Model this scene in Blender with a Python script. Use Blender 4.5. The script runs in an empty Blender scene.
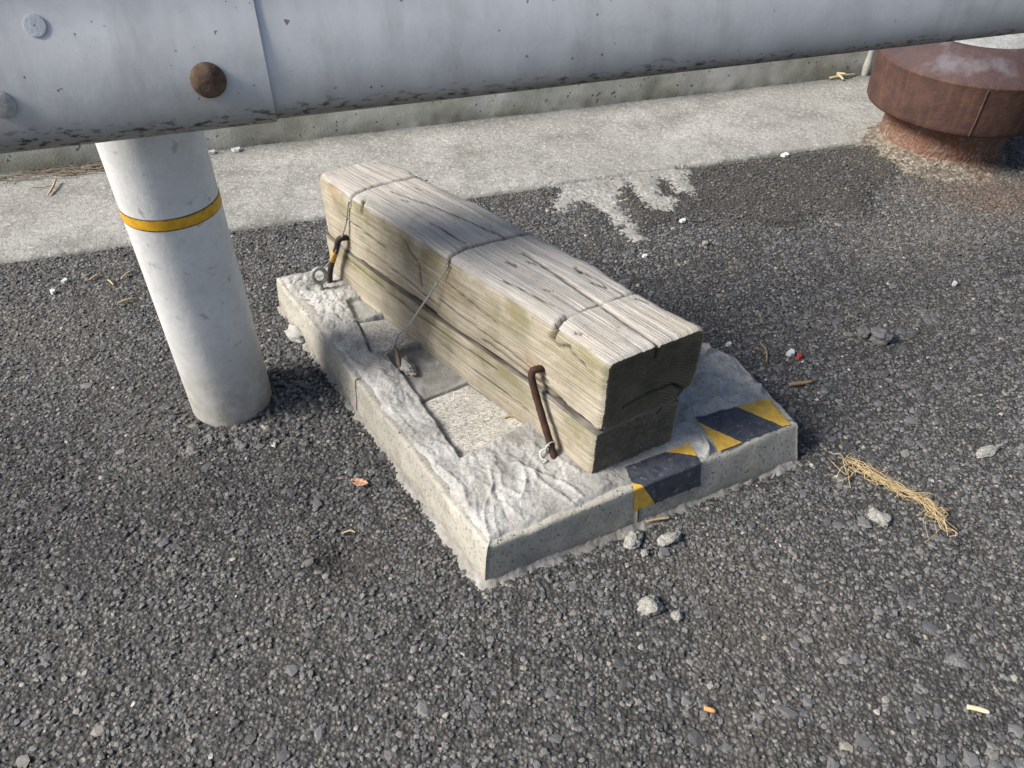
import bpy, math, random
import numpy as np
from mathutils import Matrix, Vector
S = bpy.context.scene
COL = S.collection
random.seed(4); RNG = np.random.default_rng(11)

# ------------------------------------------------------------------ camera, sky, sun, exposure
CAM_H, PITCH, ROLL, FPX = 0.78, math.radians(41.6), math.radians(0.8), 772.0
fw = Vector((0, math.cos(PITCH), -math.sin(PITCH))); up = Vector((0, math.sin(PITCH), math.cos(PITCH))); rt = Vector((1, 0, 0))
r2 = rt * math.cos(ROLL) + up * math.sin(ROLL); u2 = up * math.cos(ROLL) - rt * math.sin(ROLL)
cd = bpy.data.cameras.new('camera'); cam = bpy.data.objects.new('camera', cd); COL.objects.link(cam)
cd.sensor_width = 36; cd.lens = FPX / 1024 * 36; cd.clip_start = 0.01; cd.clip_end = 3000
M = Matrix((r2, u2, -fw)).transposed().to_4x4(); M.translation = (0, 0, CAM_H); cam.matrix_world = M
S.camera = cam

SUN_AZ, SUN_EL = math.radians(-107), math.radians(38)      # azimuth from +Y towards +X
W = bpy.data.worlds.new('World'); S.world = W; W.use_nodes = True
wn = W.node_tree.nodes; bg = wn['Background']
sky = wn.new('ShaderNodeTexSky'); sky.sky_type = 'NISHITA'; sky.sun_disc = False
sky.sun_elevation = SUN_EL; sky.sun_rotation = SUN_AZ; sky.dust_density = 3.0; sky.air_density = 1.0
W.node_tree.links.new(sky.outputs[0], bg.inputs[0]); bg.inputs[1].default_value = 0.09
sd = bpy.data.lights.new('sun', 'SUN'); sd.energy = 4.9; sd.angle = math.radians(20); sd.color = (1.0, 0.95, 0.87)
so = bpy.data.objects.new('sun', sd); COL.objects.link(so)
sv = Vector((math.sin(SUN_AZ) * math.cos(SUN_EL), math.cos(SUN_AZ) * math.cos(SUN_EL), math.sin(SUN_EL)))
so.rotation_euler = sv.to_track_quat('Z', 'Y').to_euler(); so.location = sv * 20
S.view_settings.view_transform = 'Standard'; S.view_settings.look = 'None'; S.view_settings.exposure = 0.62
S.view_settings.gamma = 1.0; S.view_settings.use_curve_mapping = False

# ------------------------------------------------------------------ numeric helpers
def _hash(ix, iy, iz, seed):
    n = (ix.astype(np.uint32) * np.uint32(374761393) + iy.astype(np.uint32) * np.uint32(668265263)
         + iz.astype(np.uint32) * np.uint32(2246822519) + np.uint32((seed * 3266489917) & 0xffffffff))
    n = (n ^ (n >> np.uint32(13))) * np.uint32(1274126177)
    n = n ^ (n >> np.uint32(16))
    return n.astype(np.float64) / 4294967295.0
def vnoise(x, y, z=None, seed=0):
    x = np.asarray(x, float) + 1000.0; y = np.asarray(y, float) + 1000.0
    z = np.zeros_like(x) + 7.3 if z is None else np.asarray(z, float) + 1000.0
    ix, iy, iz = [np.floor(a).astype(np.int64) for a in (x, y, z)]
    fx, fy, fz = x - ix, y - iy, z - iz
    fx, fy, fz = [a * a * a * (a * (a * 6 - 15) + 10) for a in (fx, fy, fz)]
    r = 0
    for dx in (0, 1):
        for dy in (0, 1):
            for dz in (0, 1):
                w = (fx if dx else 1 - fx) * (fy if dy else 1 - fy) * (fz if dz else 1 - fz)
                r = r + w * _hash(ix + dx, iy + dy, iz + dz, seed)
    return r * 2 - 1
def fbm(x, y, z=None, seed=0, oct=4, gain=0.5):
    a, f, r, t = 1.0, 1.0, 0, 0
    for o in range(oct):
        r = r + a * vnoise(x * f, y * f, None if z is None else z * f, seed + o * 17); t += a
        a *= gain; f *= 2.03
    return r / t
def worley(x, y, seed=0):
    ix, iy = np.floor(x).astype(np.int64), np.floor(y).astype(np.int64)
    d1 = np.full(x.shape, 9.0); d2 = np.full(x.shape, 9.0)
    for dx in (-1, 0, 1):
        for dy in (-1, 0, 1):
            cx, cy = ix + dx + 5000, iy + dy + 5000; z = np.zeros_like(cx)
            px = cx - 5000 + _hash(cx, cy, z, seed); py = cy - 5000 + _hash(cx, cy, z, seed + 5)
            d = (px - x) ** 2 + (py - y) ** 2
            d2 = np.where(d < d1, d1, np.minimum(d2, d)); d1 = np.minimum(d1, d)
    return np.sqrt(d1), np.sqrt(d2)
def sstep(a, b, x):
    t = np.clip((x - a) / (b - a), 0, 1); return t * t * (3 - 2 * t)
def segdist(x, y, pts, closed=False):
    d = np.full(np.shape(x), 1e9); n = len(pts)
    for i in range(n if closed else n - 1):
        ax, ay = pts[i]; bx, by = pts[(i + 1) % n]
        vx, vy = bx - ax, by - ay; L = vx * vx + vy * vy + 1e-12
        t = np.clip(((x - ax) * vx + (y - ay) * vy) / L, 0, 1)
        d = np.minimum(d, np.hypot(x - ax - t * vx, y - ay - t * vy))
    return d
def inside(x, y, poly):
    r = np.zeros(np.shape(x), bool); n = len(poly)
    for i in range(n):
        ax, ay = poly[i]; bx, by = poly[(i + 1) % n]
        if ay == by: continue
        c = ((ay > y) != (by > y)) & (x < (bx - ax) * (y - ay) / (by - ay) + ax); r ^= c
    return r
def sdist(x, y, poly):                     # positive inside
    d = segdist(x, y, poly, True); return np.where(inside(x, y, poly), d, -d)

# ------------------------------------------------------------------ mesh helpers
def mesh_obj(name, v, f, mat, parent=None, smooth=True, attrs=None, base=None, loc=None):
    v = np.asarray(v, np.float32).reshape(-1, 3).copy()
    if parent is not None and base is None: base = parent.get('_b', (0, 0, 0))
    if base is not None: v -= np.asarray(base, np.float32)
    me = bpy.data.meshes.new(name)
    if isinstance(f, np.ndarray):
        k = f.shape[1]; me.vertices.add(len(v)); me.vertices.foreach_set('co', v.ravel())
        me.loops.add(f.size); me.loops.foreach_set('vertex_index', f.ravel().astype(np.int32))
        me.polygons.add(len(f)); me.polygons.foreach_set('loop_start', (np.arange(len(f)) * k).astype(np.int32))
        me.polygons.foreach_set('loop_total', np.full(len(f), k, np.int32)); me.update(calc_edges=True)
    else:
        me.from_pydata([tuple(map(float, p)) for p in v], [], f); me.update()
    me.polygons.foreach_set('use_smooth', np.full(len(me.polygons), smooth, bool))
    for k_, a in (attrs or {}).items():
        at = me.attributes.new(k_, 'FLOAT', 'POINT'); at.data.foreach_set('value', np.asarray(a, np.float32).ravel())
    me.validate(); me.materials.append(mat)
    o = bpy.data.objects.new(name, me); COL.objects.link(o)
    if parent is not None: o.parent = parent
    elif base is not None: o.location = base
    return o
def gridf(nx, ny, mask=None, closed_x=False):       # faces of an (ny, nx) grid of verts
    i = np.arange(ny * nx).reshape(ny, nx)
    if closed_x: i = np.concatenate([i, i[:, :1]], 1)
    q = np.stack([i[:-1, :-1], i[:-1, 1:], i[1:, 1:], i[1:, :-1]], -1)
    if mask is not None: q = q[mask[:-1, :-1] & mask[1:, :-1] & mask[:-1, 1:] & mask[1:, 1:]]
    return q.reshape(-1, 4)
def thing(name, label, cat, loc, group=None):
    o = bpy.data.objects.new(name, None); COL.objects.link(o); o.location = loc; o.empty_display_size = 0.05
    o['label'] = label; o['category'] = cat
    if group: o['group'] = group
    BASES[o.name] = loc; return o
BASES = {}
def part(name, v, f, mat, root, smooth=True, attrs=None):
    return mesh_obj(name, v, f, mat, root, smooth, attrs, base=BASES[root.name])
def sub(name, v, f, mat, parent, root, smooth=True, attrs=None):
    return mesh_obj(name, v, f, mat, parent, smooth, attrs, base=BASES[root.name])
def tag(o, label, cat, group=None):
    o['label'] = label; o['category'] = cat
    if group: o['group'] = group
    return o
def structure(o): o['kind'] = 'structure'; return o
def tube(pts, r, n=8, cap=True):
    P = np.asarray(pts, float); m = len(P); R = np.broadcast_to(np.asarray(r, float), (m,))
    T = np.gradient(P, axis=0); T /= np.linalg.norm(T, axis=1)[:, None] + 1e-12
    u = np.cross(T[0], (0.3, 0.2, 0.93)); u /= np.linalg.norm(u) + 1e-12
    V = []
    for i in range(m):
        u = u - T[i] * np.dot(u, T[i]); u /= np.linalg.norm(u) + 1e-12; w = np.cross(T[i], u)
        a = np.linspace(0, 2 * np.pi, n, endpoint=False)
        V.append(P[i] + R[i] * (np.cos(a)[:, None] * u + np.sin(a)[:, None] * w))
    V = np.concatenate(V); F = [tuple(q) for q in gridf(n, m, closed_x=True)]
    if cap: F += [tuple(range(n))[::-1], tuple(range((m - 1) * n, m * n))]
    return V, F
def spline(pts, n=40):
    P = np.asarray(pts, float); t = np.linspace(0, len(P) - 1, n); i = np.clip(t.astype(int), 0, len(P) - 2); s = (t - i)[:, None]
    g = lambda k: P[np.clip(k, 0, len(P) - 1)]
    a, b, c, d = g(i - 1), g(i), g(i + 1), g(i + 2)
    return 0.5 * (2 * b + (c - a) * s + (2 * a - 5 * b + 4 * c - d) * s ** 2 + (3 * b - a - 3 * c + d) * s ** 3)
def join(*vf):
    V, F, k = [], [], 0
    for v, f in vf:
        V.append(np.asarray(v)); F += [tuple(int(a) + k for a in q) for q in f]; k += len(v)
    return np.concatenate(V), F
def lathe(prof, n=96, c=(0, 0)):
    pr = np.asarray(prof, float); a = np.linspace(0, 2 * np.pi, n, endpoint=False)
    X = c[0] + pr[:, :1] * np.cos(a); Y = c[1] + pr[:, :1] * np.sin(a); Z = np.repeat(pr[:, 1:], n, 1)
    return np.stack([X, Y, Z], -1).reshape(-1, 3), gridf(n, len(pr), closed_x=True)
def dense(prof, step):
    out = []; 
    for (a, b) in zip(prof[:-1], prof[1:]):
        k = max(1, int(math.hypot(b[0] - a[0], b[1] - a[1]) / step))
        out += [(a[0] + (b[0] - a[0]) * i / k, a[1] + (b[1] - a[1]) * i / k) for i in range(k)]
    return out + [prof[-1]]

# ------------------------------------------------------------------ material helper
class Mat:
    def __init__(s, name, rough=0.85, spec=0.3, metal=0.0):
        s.m = bpy.data.materials.new(name); s.m.use_nodes = True; s.t = s.m.node_tree; s.b = s.t.nodes['Principled BSDF']
        s.b.inputs['Roughness'].default_value = rough; s.b.inputs['Specular IOR Level'].default_value = spec
        s.b.inputs['Metallic'].default_value = metal
        s.oc = s.t.nodes.new('ShaderNodeTexCoord').outputs['Object']
    def put(s, sock, v):
        if isinstance(v, bpy.types.NodeSocket): s.t.links.new(v, sock)
        else: sock.default_value = (v[0], v[1], v[2], 1) if isinstance(v, tuple) and len(v) == 3 and sock.type == 'RGBA' else v
    def noise(s, scale, detail=4, rough=0.55, vec=None, dist=0.0):
        n = s.t.nodes.new('ShaderNodeTexNoise'); s.put(n.inputs['Vector'], vec or s.oc)
        n.inputs['Scale'].default_value = scale; n.inputs['Detail'].default_value = detail
        n.inputs['Roughness'].default_value = rough; n.inputs['Distortion'].default_value = dist; return n.outputs['Fac']
    def voro(s, scale, out='Distance', vec=None, feature='F1'):
        n = s.t.nodes.new('ShaderNodeTexVoronoi'); n.feature = feature; s.put(n.inputs['Vector'], vec or s.oc)
        n.inputs['Scale'].default_value = scale; return n.outputs[out]
    def ramp(s, fac, *stops):
        n = s.t.nodes.new('ShaderNodeValToRGB'); e = n.color_ramp.elements
        while len(e) < len(stops): e.new(0.5)
        for i, (p, c) in enumerate(stops):
            e[i].position = p; e[i].color = (c, c, c, 1) if not isinstance(c, tuple) else (*c, 1)
        s.put(n.inputs[0], fac); return n.outputs[0]
    def mix(s, fac, a, b, mode='MIX'):
        n = s.t.nodes.new('ShaderNodeMix'); n.data_type = 'RGBA'; n.blend_type = mode
        s.put(n.inputs[0], fac); s.put(n.inputs[6], a); s.put(n.inputs[7], b); return n.outputs[2]
    def math(s, op, a, b=0.0, clamp=False):
        n = s.t.nodes.new('ShaderNodeMath'); n.operation = op; n.use_clamp = clamp
        s.put(n.inputs[0], a); s.put(n.inputs[1], b); return n.outputs[0]
    def attr(s, name):
        n = s.t.nodes.new('ShaderNodeAttribute'); n.attribute_name = name; return n.outputs['Fac']
    def comb(s, x, y, z=0.0):
        n = s.t.nodes.new('ShaderNodeCombineXYZ')
        for k, v in enumerate((x, y, z)): s.put(n.inputs[k], v)
        return n.outputs[0]
    def island(s): return s.t.nodes.new('ShaderNodeNewGeometry').outputs['Random Per Island']
    def sep(s, v=None):
        n = s.t.nodes.new('ShaderNodeSeparateXYZ'); s.put(n.inputs[0], v or s.oc); return n.outputs
    def color(s, v): s.put(s.b.inputs['Base Color'], v); return s
    def rough(s, v): s.put(s.b.inputs['Roughness'], v); return s
    def bump(s, h, dist=0.001, strength=1.0, prev=None):
        n = s.t.nodes.new('ShaderNodeBump'); n.inputs['Distance'].default_value = dist; n.inputs['Strength'].default_value = strength
        s.put(n.inputs['Height'], h)
        if prev: s.put(n.inputs['Normal'], prev)
        s.put(s.b.inputs['Normal'], n.outputs[0]); return n.outputs[0]
def plain(name, col, rough=0.8, var=0.25, scale=120, spec=0.3, metal=0.0, bump=0.0006):
    m = Mat(name, rough, spec, metal); n = m.noise(scale, 5)
    m.color(m.ramp(n, (0.25, tuple(c * (1 - var) for c in col)), (0.75, tuple(min(1, c * (1 + var)) for c in col))))
    if bump: m.bump(m.noise(scale * 2.2, 4), bump)
    return m.m

# ------------------------------------------------------------------ materials
m = Mat('asphalt', 0.8, 0.35)
cells = m.voro(210, 'Color'); cr = m.sep(cells)[0]
c = m.ramp(cr, (0.0, (0.042, 0.041, 0.04)), (0.5, (0.082, 0.08, 0.078)), (0.8, (0.125, 0.122, 0.118)), (0.93, (0.15, 0.145, 0.132)), (1.0, (0.26, 0.24, 0.21)))
dst = m.voro(210); c = m.mix(m.ramp(dst, (0.35, 0.0), (0.62, 0.75)), c, (0.022, 0.022, 0.023))
c = m.mix(m.math('MULTIPLY', m.attr('dust'), m.ramp(m.noise(55, 5), (0.3, 0.35), (0.7, 1.0))), c, (0.16, 0.145, 0.122))
c = m.mix(m.ramp(m.noise(420, 3), (0.66, 0.0), (0.72, 0.7)), c, (0.2, 0.19, 0.17))
c = m.mix(m.attr('stain'), c, (0.1, 0.062, 0.042)); c = m.mix(m.attr('dark_tone'), c, (0.02, 0.018, 0.015))
m.color(c); b0 = m.bump(dst, 0.003, 0.8); m.bump(m.noise(700, 4), 0.0012, 0.8, b0); ASPHALT = m.m

m = Mat('asphalt_aggregate', 0.62, 0.45)
isl = m.island()
c = m.ramp(isl, (0.0, (0.035, 0.035, 0.035)), (0.3, (0.1, 0.101, 0.104)), (0.62, (0.147, 0.15, 0.159)), (0.84, (0.175, 0.177, 0.182)), (0.93, (0.215, 0.2, 0.178)), (0.98, (0.28, 0.255, 0.22)), (0.995, (0.4, 0.37, 0.33)), (1.0, (0.55, 0.55, 0.53)))
c = m.mix(m.math('MULTIPLY', m.attr('big'), 0.8), c, m.ramp(isl, (0.0, (0.06, 0.061, 0.066)), (0.6, (0.105, 0.11, 0.125)), (0.9, (0.15, 0.15, 0.155)), (1.0, (0.24, 0.22, 0.19))))
n = m.noise(350, 5, 0.65); c = m.mix(m.ramp(n, (0.35, 0.5), (0.7, 0.0)), c, (0.05, 0.05, 0.052))
c = m.mix(m.math('MULTIPLY', m.attr('dust'), m.ramp(m.noise(160, 4), (0.35, 0.3), (0.7, 0.95))), c, (0.2, 0.18, 0.152))
c = m.mix(m.attr('stain'), c, (0.115, 0.07, 0.048)); c = m.mix(m.attr('dark_tone'), c, (0.025, 0.022, 0.018))
m.color(c); m.bump(m.noise(900, 4), 0.0008, 0.9); AGG = m.m

def concrete(name, lo, hi, speck=0.12, fine=0.0009, scale=16):
    m = Mat(name, 0.9, 0.2)
    c = m.ramp(m.noise(scale, 6, 0.62), (0.3, lo), (0.7, hi))
    c = m.mix(m.ramp(m.noise(320, 4, 0.6), (0.36, 0.55), (0.52, 0.0)), c, tuple(x * 0.45 for x in lo))
    c = m.mix(m.ramp(m.voro(340), (speck, 0.55), (speck + 0.08, 0.0)), c, tuple(min(1, x * 1.35) for x in hi))
    m.color(c); m.bump(m.noise(420, 6, 0.7), fine); return m
m = Mat('gutter_concrete', 0.9, 0.2)
c = m.ramp(m.noise(7, 6, 0.65), (0.32, (0.2, 0.198, 0.186)), (0.5, (0.31, 0.308, 0.294)), (0.7, (0.43, 0.427, 0.41)))
c = m.mix(m.ramp(m.noise(95, 4, 0.7), (0.36, 0.6), (0.5, 0.0)), c, (0.17, 0.165, 0.15))
c = m.mix(m.ramp(m.noise(3.5, 4, 0.6), (0.5, 0.0), (0.66, 0.5)), c, (0.2, 0.195, 0.18))
c = m.mix(m.ramp(m.noise(130, 4, 0.7), (0.54, 0.0), (0.66, 0.55)), c, (0.6, 0.595, 0.57))
c = m.mix(m.ramp(m.noise(240, 3, 0.6), (0.64, 0.0), (0.7, 0.7)), c, (0.12, 0.115, 0.105))
m.color(c); b0 = m.bump(m.noise(110, 5, 0.7), 0.004); m.bump(m.noise(330, 5, 0.7), 0.002, 1.0, b0); STRIP = m.m
m = Mat('wall_concrete', 0.92, 0.2)
c = m.ramp(m.noise(9, 6, 0.6), (0.34, (0.33, 0.335, 0.28)), (0.5, (0.49, 0.49, 0.44)), (0.66, (0.66, 0.66, 0.625)))
zz = m.sep()[2]
c = m.mix(m.math('MULTIPLY', m.ramp(zz, (0.0, 0.85), (0.05, 0.0)), m.ramp(m.noise(30, 5), (0.3, 0.2), (0.7, 1.0))), c, (0.13, 0.12, 0.08))
c = m.mix(m.ramp(m.noise(75, 3, 0.4), (0.68, 0.0), (0.73, 0.7)), c, (0.08, 0.08, 0.07))
m.color(c); b0 = m.bump(m.ramp(m.noise(75, 3, 0.4), (0.67, 1.0), (0.73, 0.0)), 0.004); m.bump(m.noise(260, 5), 0.0015, 1.0, b0); WALL = m.m

m = Mat('old_mortar', 0.9, 0.25)
c = m.ramp(m.noise(22, 6, 0.65), (0.28, (0.22, 0.217, 0.207)), (0.5, (0.36, 0.358, 0.348)), (0.72, (0.5, 0.5, 0.49)))
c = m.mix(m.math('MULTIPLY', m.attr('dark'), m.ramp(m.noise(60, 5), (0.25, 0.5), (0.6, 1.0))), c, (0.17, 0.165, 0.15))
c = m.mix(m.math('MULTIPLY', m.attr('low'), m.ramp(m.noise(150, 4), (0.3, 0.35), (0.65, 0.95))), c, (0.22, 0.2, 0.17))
c = m.mix(m.ramp(m.noise(300, 4, 0.6), (0.36, 0.6), (0.47, 0.0)), c, (0.17, 0.163, 0.15))
c = m.mix(m.ramp(m.noise(48, 5, 0.6), (0.56, 0.0), (0.66, 0.5)), c, (0.25, 0.24, 0.22))
m.color(c); b0 = m.bump(m.noise(210, 6, 0.7), 0.0013); m.bump(m.noise(700, 4), 0.0007, 1.0, b0); MORTAR = m.m
m = Mat('edging_concrete', 0.88, 0.25)
c = m.ramp(m.noise(14, 6, 0.62), (0.3, (0.27, 0.26, 0.23)), (0.7, (0.43, 0.415, 0.37)))
z_ = m.sep()[2]
c = m.mix(m.math('MULTIPLY', m.ramp(z_, (0.0, 0.8), (0.022, 0.0)), m.ramp(m.noise(70, 5), (0.35, 0.3), (0.65, 1.0))), c, (0.17, 0.155, 0.125))
c = m.mix(m.ramp(m.noise(36, 6, 0.65), (0.54, 0.0), (0.68, 0.55)), c, (0.19, 0.18, 0.155))
c = m.mix(m.ramp(m.noise(230, 4, 0.6), (0.37, 0.6), (0.46, 0.0)), c, (0.15, 0.14, 0.12))
c = m.mix(m.ramp(m.voro(95), (0.075, 0.9), (0.13, 0.0)), c, (0.09, 0.085, 0.07))
m.color(c); b0 = m.bump(m.noise(330, 5, 0.65), 0.0013); m.bump(m.ramp(m.voro(95), (0.06, 0.0), (0.13, 1.0)), 0.002, 1.0, b0); EDGE = m.m
m = Mat('paving_aggregate', 0.88, 0.25)
cr = m.sep(m.voro(480, 'Color'))[0]
c = m.ramp(cr, (0.0, (0.2, 0.19, 0.17)), (0.35, (0.42, 0.4, 0.36)), (0.7, (0.54, 0.52, 0.47)), (1.0, (0.68, 0.66, 0.62)))
m.color(m.mix(m.ramp(m.noise(30, 5), (0.3, 0.5), (0.65, 0.0)), c, (0.3, 0.29, 0.26))); m.bump(m.voro(480), 0.0008); PAVER = m.m

m = Mat('weathered_wood', 0.86, 0.2)
gu, gv, tp, en = m.attr('gu'), m.attr('gv'), m.attr('top'), m.attr('end')
wv = m.comb(m.math('MULTIPLY', gu, 9), m.math('MULTIPLY', gv, 40)); warp = m.noise(1.0, 3, vec=wv)
gvw = m.math('ADD', gv, m.math('MULTIPLY', warp, 0.006))
gr = m.noise(1.0, 4, 0.6, vec=m.comb(m.math('MULTIPLY', gu, 5), m.math('MULTIPLY', gvw, 520)))
gb = m.noise(1.0, 4, 0.6, vec=m.comb(m.math('MULTIPLY', gu, 5), m.math('MULTIPLY', gvw, 110)))
topc = m.ramp(gb, (0.2, (0.33, 0.308, 0.28)), (0.5, (0.435, 0.415, 0.388)), (0.8, (0.52, 0.505, 0.482)))
topc = m.mix(m.ramp(m.noise(14, 4), (0.5, 0.0), (0.7, 0.45)), topc, (0.34, 0.29, 0.215))
sidec = m.ramp(gb, (0.2, (0.28, 0.248, 0.195)), (0.5, (0.42, 0.385, 0.318)), (0.8, (0.56, 0.53, 0.46)))
alg = m.math('MULTIPLY', m.ramp(m.noise(16, 6, 0.65), (0.38, 0.0), (0.56, 0.9)), m.ramp(m.attr('hv'), (0.35, 0.12), (0.8, 1.0)))
sidec = m.mix(alg, sidec, (0.215, 0.205, 0.115))
gf = m.noise(1.0, 3, 0.6, vec=m.comb(m.math('MULTIPLY', gu, 12), m.math('MULTIPLY', gvw, 900)))
sidec = m.mix(m.ramp(gf, (0.35, 0.6), (0.52, 0.0)), sidec, (0.17, 0.14, 0.095))
sidec = m.mix(m.ramp(m.noise(30, 5, 0.65), (0.52, 0.0), (0.68, 0.55)), sidec, (0.2, 0.185, 0.145))
sidec = m.mix(m.math('MULTIPLY', m.ramp(m.attr('hv'), (0.0, 1.0), (0.4, 0.0)), m.ramp(m.noise(40, 5), (0.4, 0.0), (0.65, 0.6))), sidec, (0.19, 0.165, 0.12))
topc = m.mix(m.ramp(gf, (0.33, 0.4), (0.48, 0.0)), topc, (0.2, 0.19, 0.17))
topc = m.mix(m.ramp(m.noise(26, 5, 0.65), (0.52, 0.0), (0.68, 0.4)), topc, (0.24, 0.23, 0.215))
c = m.mix(tp, sidec, topc)
spk = m.ramp(m.noise(210, 4, 0.6), (0.62, 0.0), (0.7, 0.6)); c = m.mix(spk, c, (0.13, 0.115, 0.085))
c = m.mix(m.math('MULTIPLY', m.ramp(gr, (0.3, 0.75), (0.5, 0.0)), m.math('SUBTRACT', 1.0, m.math('MULTIPLY', tp, 0.5))), c, m.mix(tp, (0.15, 0.12, 0.08), (0.12, 0.11, 0.095)))
rl_ = m.math('SINE', m.math('ADD', m.math('MULTIPLY', gvw, 1500), m.math('MULTIPLY', m.noise(1.0, 2, vec=m.comb(m.math('MULTIPLY', gu, 6), m.math('MULTIPLY', gv, 30))), 14)))
c = m.mix(m.math('MULTIPLY', m.ramp(rl_, (0.55, 0.0), (0.95, 0.42)), m.ramp(m.noise(11, 4), (0.35, 0.25), (0.6, 1.0))), c, m.mix(tp, (0.17, 0.13, 0.085), (0.16, 0.145, 0.125)))
c = m.mix(m.math('MULTIPLY', m.attr('rust'), 0.55), c, (0.27, 0.12, 0.05))
ring = m.math('SINE', m.math('ADD', m.math('MULTIPLY', m.attr('rad'), 1500), m.math('MULTIPLY', m.noise(40, 3), 6)))
endc = m.mix(m.math('MULTIPLY', m.math('ADD', ring, 1.0), 0.3), (0.165, 0.143, 0.106), (0.105, 0.092, 0.068))
endc = m.mix(m.ramp(m.noise(26, 5), (0.42, 0.0), (0.66, 0.8)), endc, (0.085, 0.083, 0.055))
endc = m.mix(m.math('MULTIPLY', m.attr('foot'), m.ramp(m.noise(180, 5, 0.65), (0.45, 0.0), (0.65, 0.5))), endc, (0.24, 0.235, 0.215))
c = m.mix(en, c, endc)
c = m.mix(m.attr('crack'), c, (0.035, 0.03, 0.022)); m.color(c)
hb = m.mix(en, gr, m.math('ADD', m.math('MULTIPLY', ring, 0.3), m.noise(240, 5)))
b0 = m.bump(hb, 0.0018, 1.0); b0 = m.bump(gf, 0.001, 0.8, b0); m.bump(m.noise(500, 4), 0.0005, 1.0, b0); WOOD = m.m

m = Mat('galvanised_rail', 0.5, 0.5, 0.0)
sp = m.sep(m.voro(70, 'Color'))[0]
c = m.ramp(m.noise(9, 6, 0.65), (0.3, (0.59, 0.6, 0.605)), (0.7, (0.72, 0.73, 0.74)))
c = m.mix(m.math('MULTIPLY', sp, 0.22), c, (0.72, 0.735, 0.755))
vs = m.attr('alongx'); hz = m.attr('hz')
streak = m.noise(1.0, 4, 0.6, vec=m.comb(m.math('MULTIPLY', vs, 26), m.math('MULTIPLY', hz, 5)))
c = m.mix(m.ramp(streak, (0.48, 0.0), (0.7, 0.5)), c, (0.38, 0.385, 0.39))
c = m.mix(m.ramp(m.noise(16, 6, 0.65), (0.5, 0.0), (0.66, 0.45)), c, (0.46, 0.47, 0.485))
c = m.mix(m.ramp(m.noise(5, 5, 0.6), (0.5, 0.0), (0.62, 0.5)), c, (0.72, 0.74, 0.77))
c = m.mix(m.math('MULTIPLY', m.ramp(m.math('ADD', hz, m.math('MULTIPLY', m.math('SUBTRACT', m.noise(40, 4), 0.5), 0.012)), (0.008, 1.0), (0.017, 0.0)), m.math('GREATER_THAN', m.attr('panel'), 0.5)), c, (0.05, 0.045, 0.038))
dz = m.math('ADD', hz, m.math('MULTIPLY', m.math('SUBTRACT', m.noise(22, 4), 0.5), 0.03))
c = m.mix(m.ramp(dz, (0.008, 0.85), (0.055, 0.0)), c, (0.24, 0.235, 0.225))
blot = m.ramp(m.noise(1.0, 5, 0.6, vec=m.comb(m.math('MULTIPLY', vs, 75), m.math('MULTIPLY', hz, 210))), (0.52, 0.0), (0.6, 0.9))
dz2 = m.math('ADD', hz, m.math('MULTIPLY', m.math('SUBTRACT', m.noise(11, 3), 0.5), 0.035))
c = m.mix(m.math('MULTIPLY', blot, m.ramp(dz2, (0.013, 1.0), (0.024, 0.0))), c, (0.035, 0.03, 0.025))
spk = m.ramp(m.noise(120, 2, 0.4), (0.73, 0.0), (0.76, 0.8)); c = m.mix(spk, c, (0.12, 0.085, 0.06))
m.color(c); m.rough(m.ramp(m.noise(40, 5), (0.3, 0.42), (0.7, 0.62))); m.bump(m.noise(190, 5), 0.0003, 0.6); RAIL = m.m
m = Mat('galvanised_post', 0.55, 0.4, 0.1)
sp = m.sep(m.voro(110, 'Color'))[1]; c = m.ramp(m.noise(18, 6, 0.65), (0.3, (0.56, 0.57, 0.575)), (0.7, (0.72, 0.73, 0.735)))
c = m.mix(m.math('MULTIPLY', sp, 0.3), c, (0.74, 0.75, 0.76))
c = m.mix(m.math('MULTIPLY', m.ramp(m.sep()[2], (0.0, 1.0), (0.16, 0.0)), m.ramp(m.noise(50, 5, 0.65), (0.3, 0.45), (0.65, 1.0))), c, (0.3, 0.275, 0.23))
c = m.mix(m.ramp(m.noise(85, 5, 0.65), (0.5, 0.0), (0.62, 0.25)), c, (0.45, 0.46, 0.47))
c = m.mix(m.ramp(m.noise(60, 4), (0.64, 0.0), (0.7, 0.6)), c, (0.3, 0.29, 0.27))
m.color(c); m.bump(m.noise(160, 4), 0.0005, 0.8); POST = m.m
m = Mat('rusty_iron', 0.72, 0.35, 0.15)
c = m.ramp(m.noise(24, 7, 0.68), (0.28, (0.036, 0.021, 0.019)), (0.5, (0.062, 0.033, 0.028)), (0.72, (0.1, 0.052, 0.038)))
sx = m.sep(); c = m.mix(m.ramp(m.noise(1.0, 4, 0.6, vec=m.comb(m.math('MULTIPLY', sx[0], 70), m.math('MULTIPLY', sx[1], 70), m.math('MULTIPLY', sx[2], 6))), (0.52, 0.0), (0.75, 0.45)), c, (0.15, 0.078, 0.046))
c = m.mix(m.math('MULTIPLY', m.attr('worn'), 0.6), c, (0.062, 0.045, 0.05))  # shade of the sloping cap top, put into the colour as dark purple
c = m.mix(m.math('MULTIPLY', m.attr('worn'), m.ramp(m.noise(16, 5), (0.52, 0.0), (0.7, 0.5))), c, (0.17, 0.18, 0.22))
m.color(c); b0 = m.bump(m.noise(60, 5), 0.0016, 0.7); m.bump(m.noise(260, 5), 0.001, 1.0, b0); RUST = m.m
m = Mat('rusty_bar', 0.75, 0.3, 0.2)
c = m.ramp(m.noise(90, 5), (0.3, (0.03, 0.018, 0.015)), (0.7, (0.075, 0.038, 0.028))); m.color(c); m.bump(m.noise(420, 4), 0.0008); BAR = m.m
m = Mat('rusty_bolt', 0.8, 0.3, 0.1)
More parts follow.
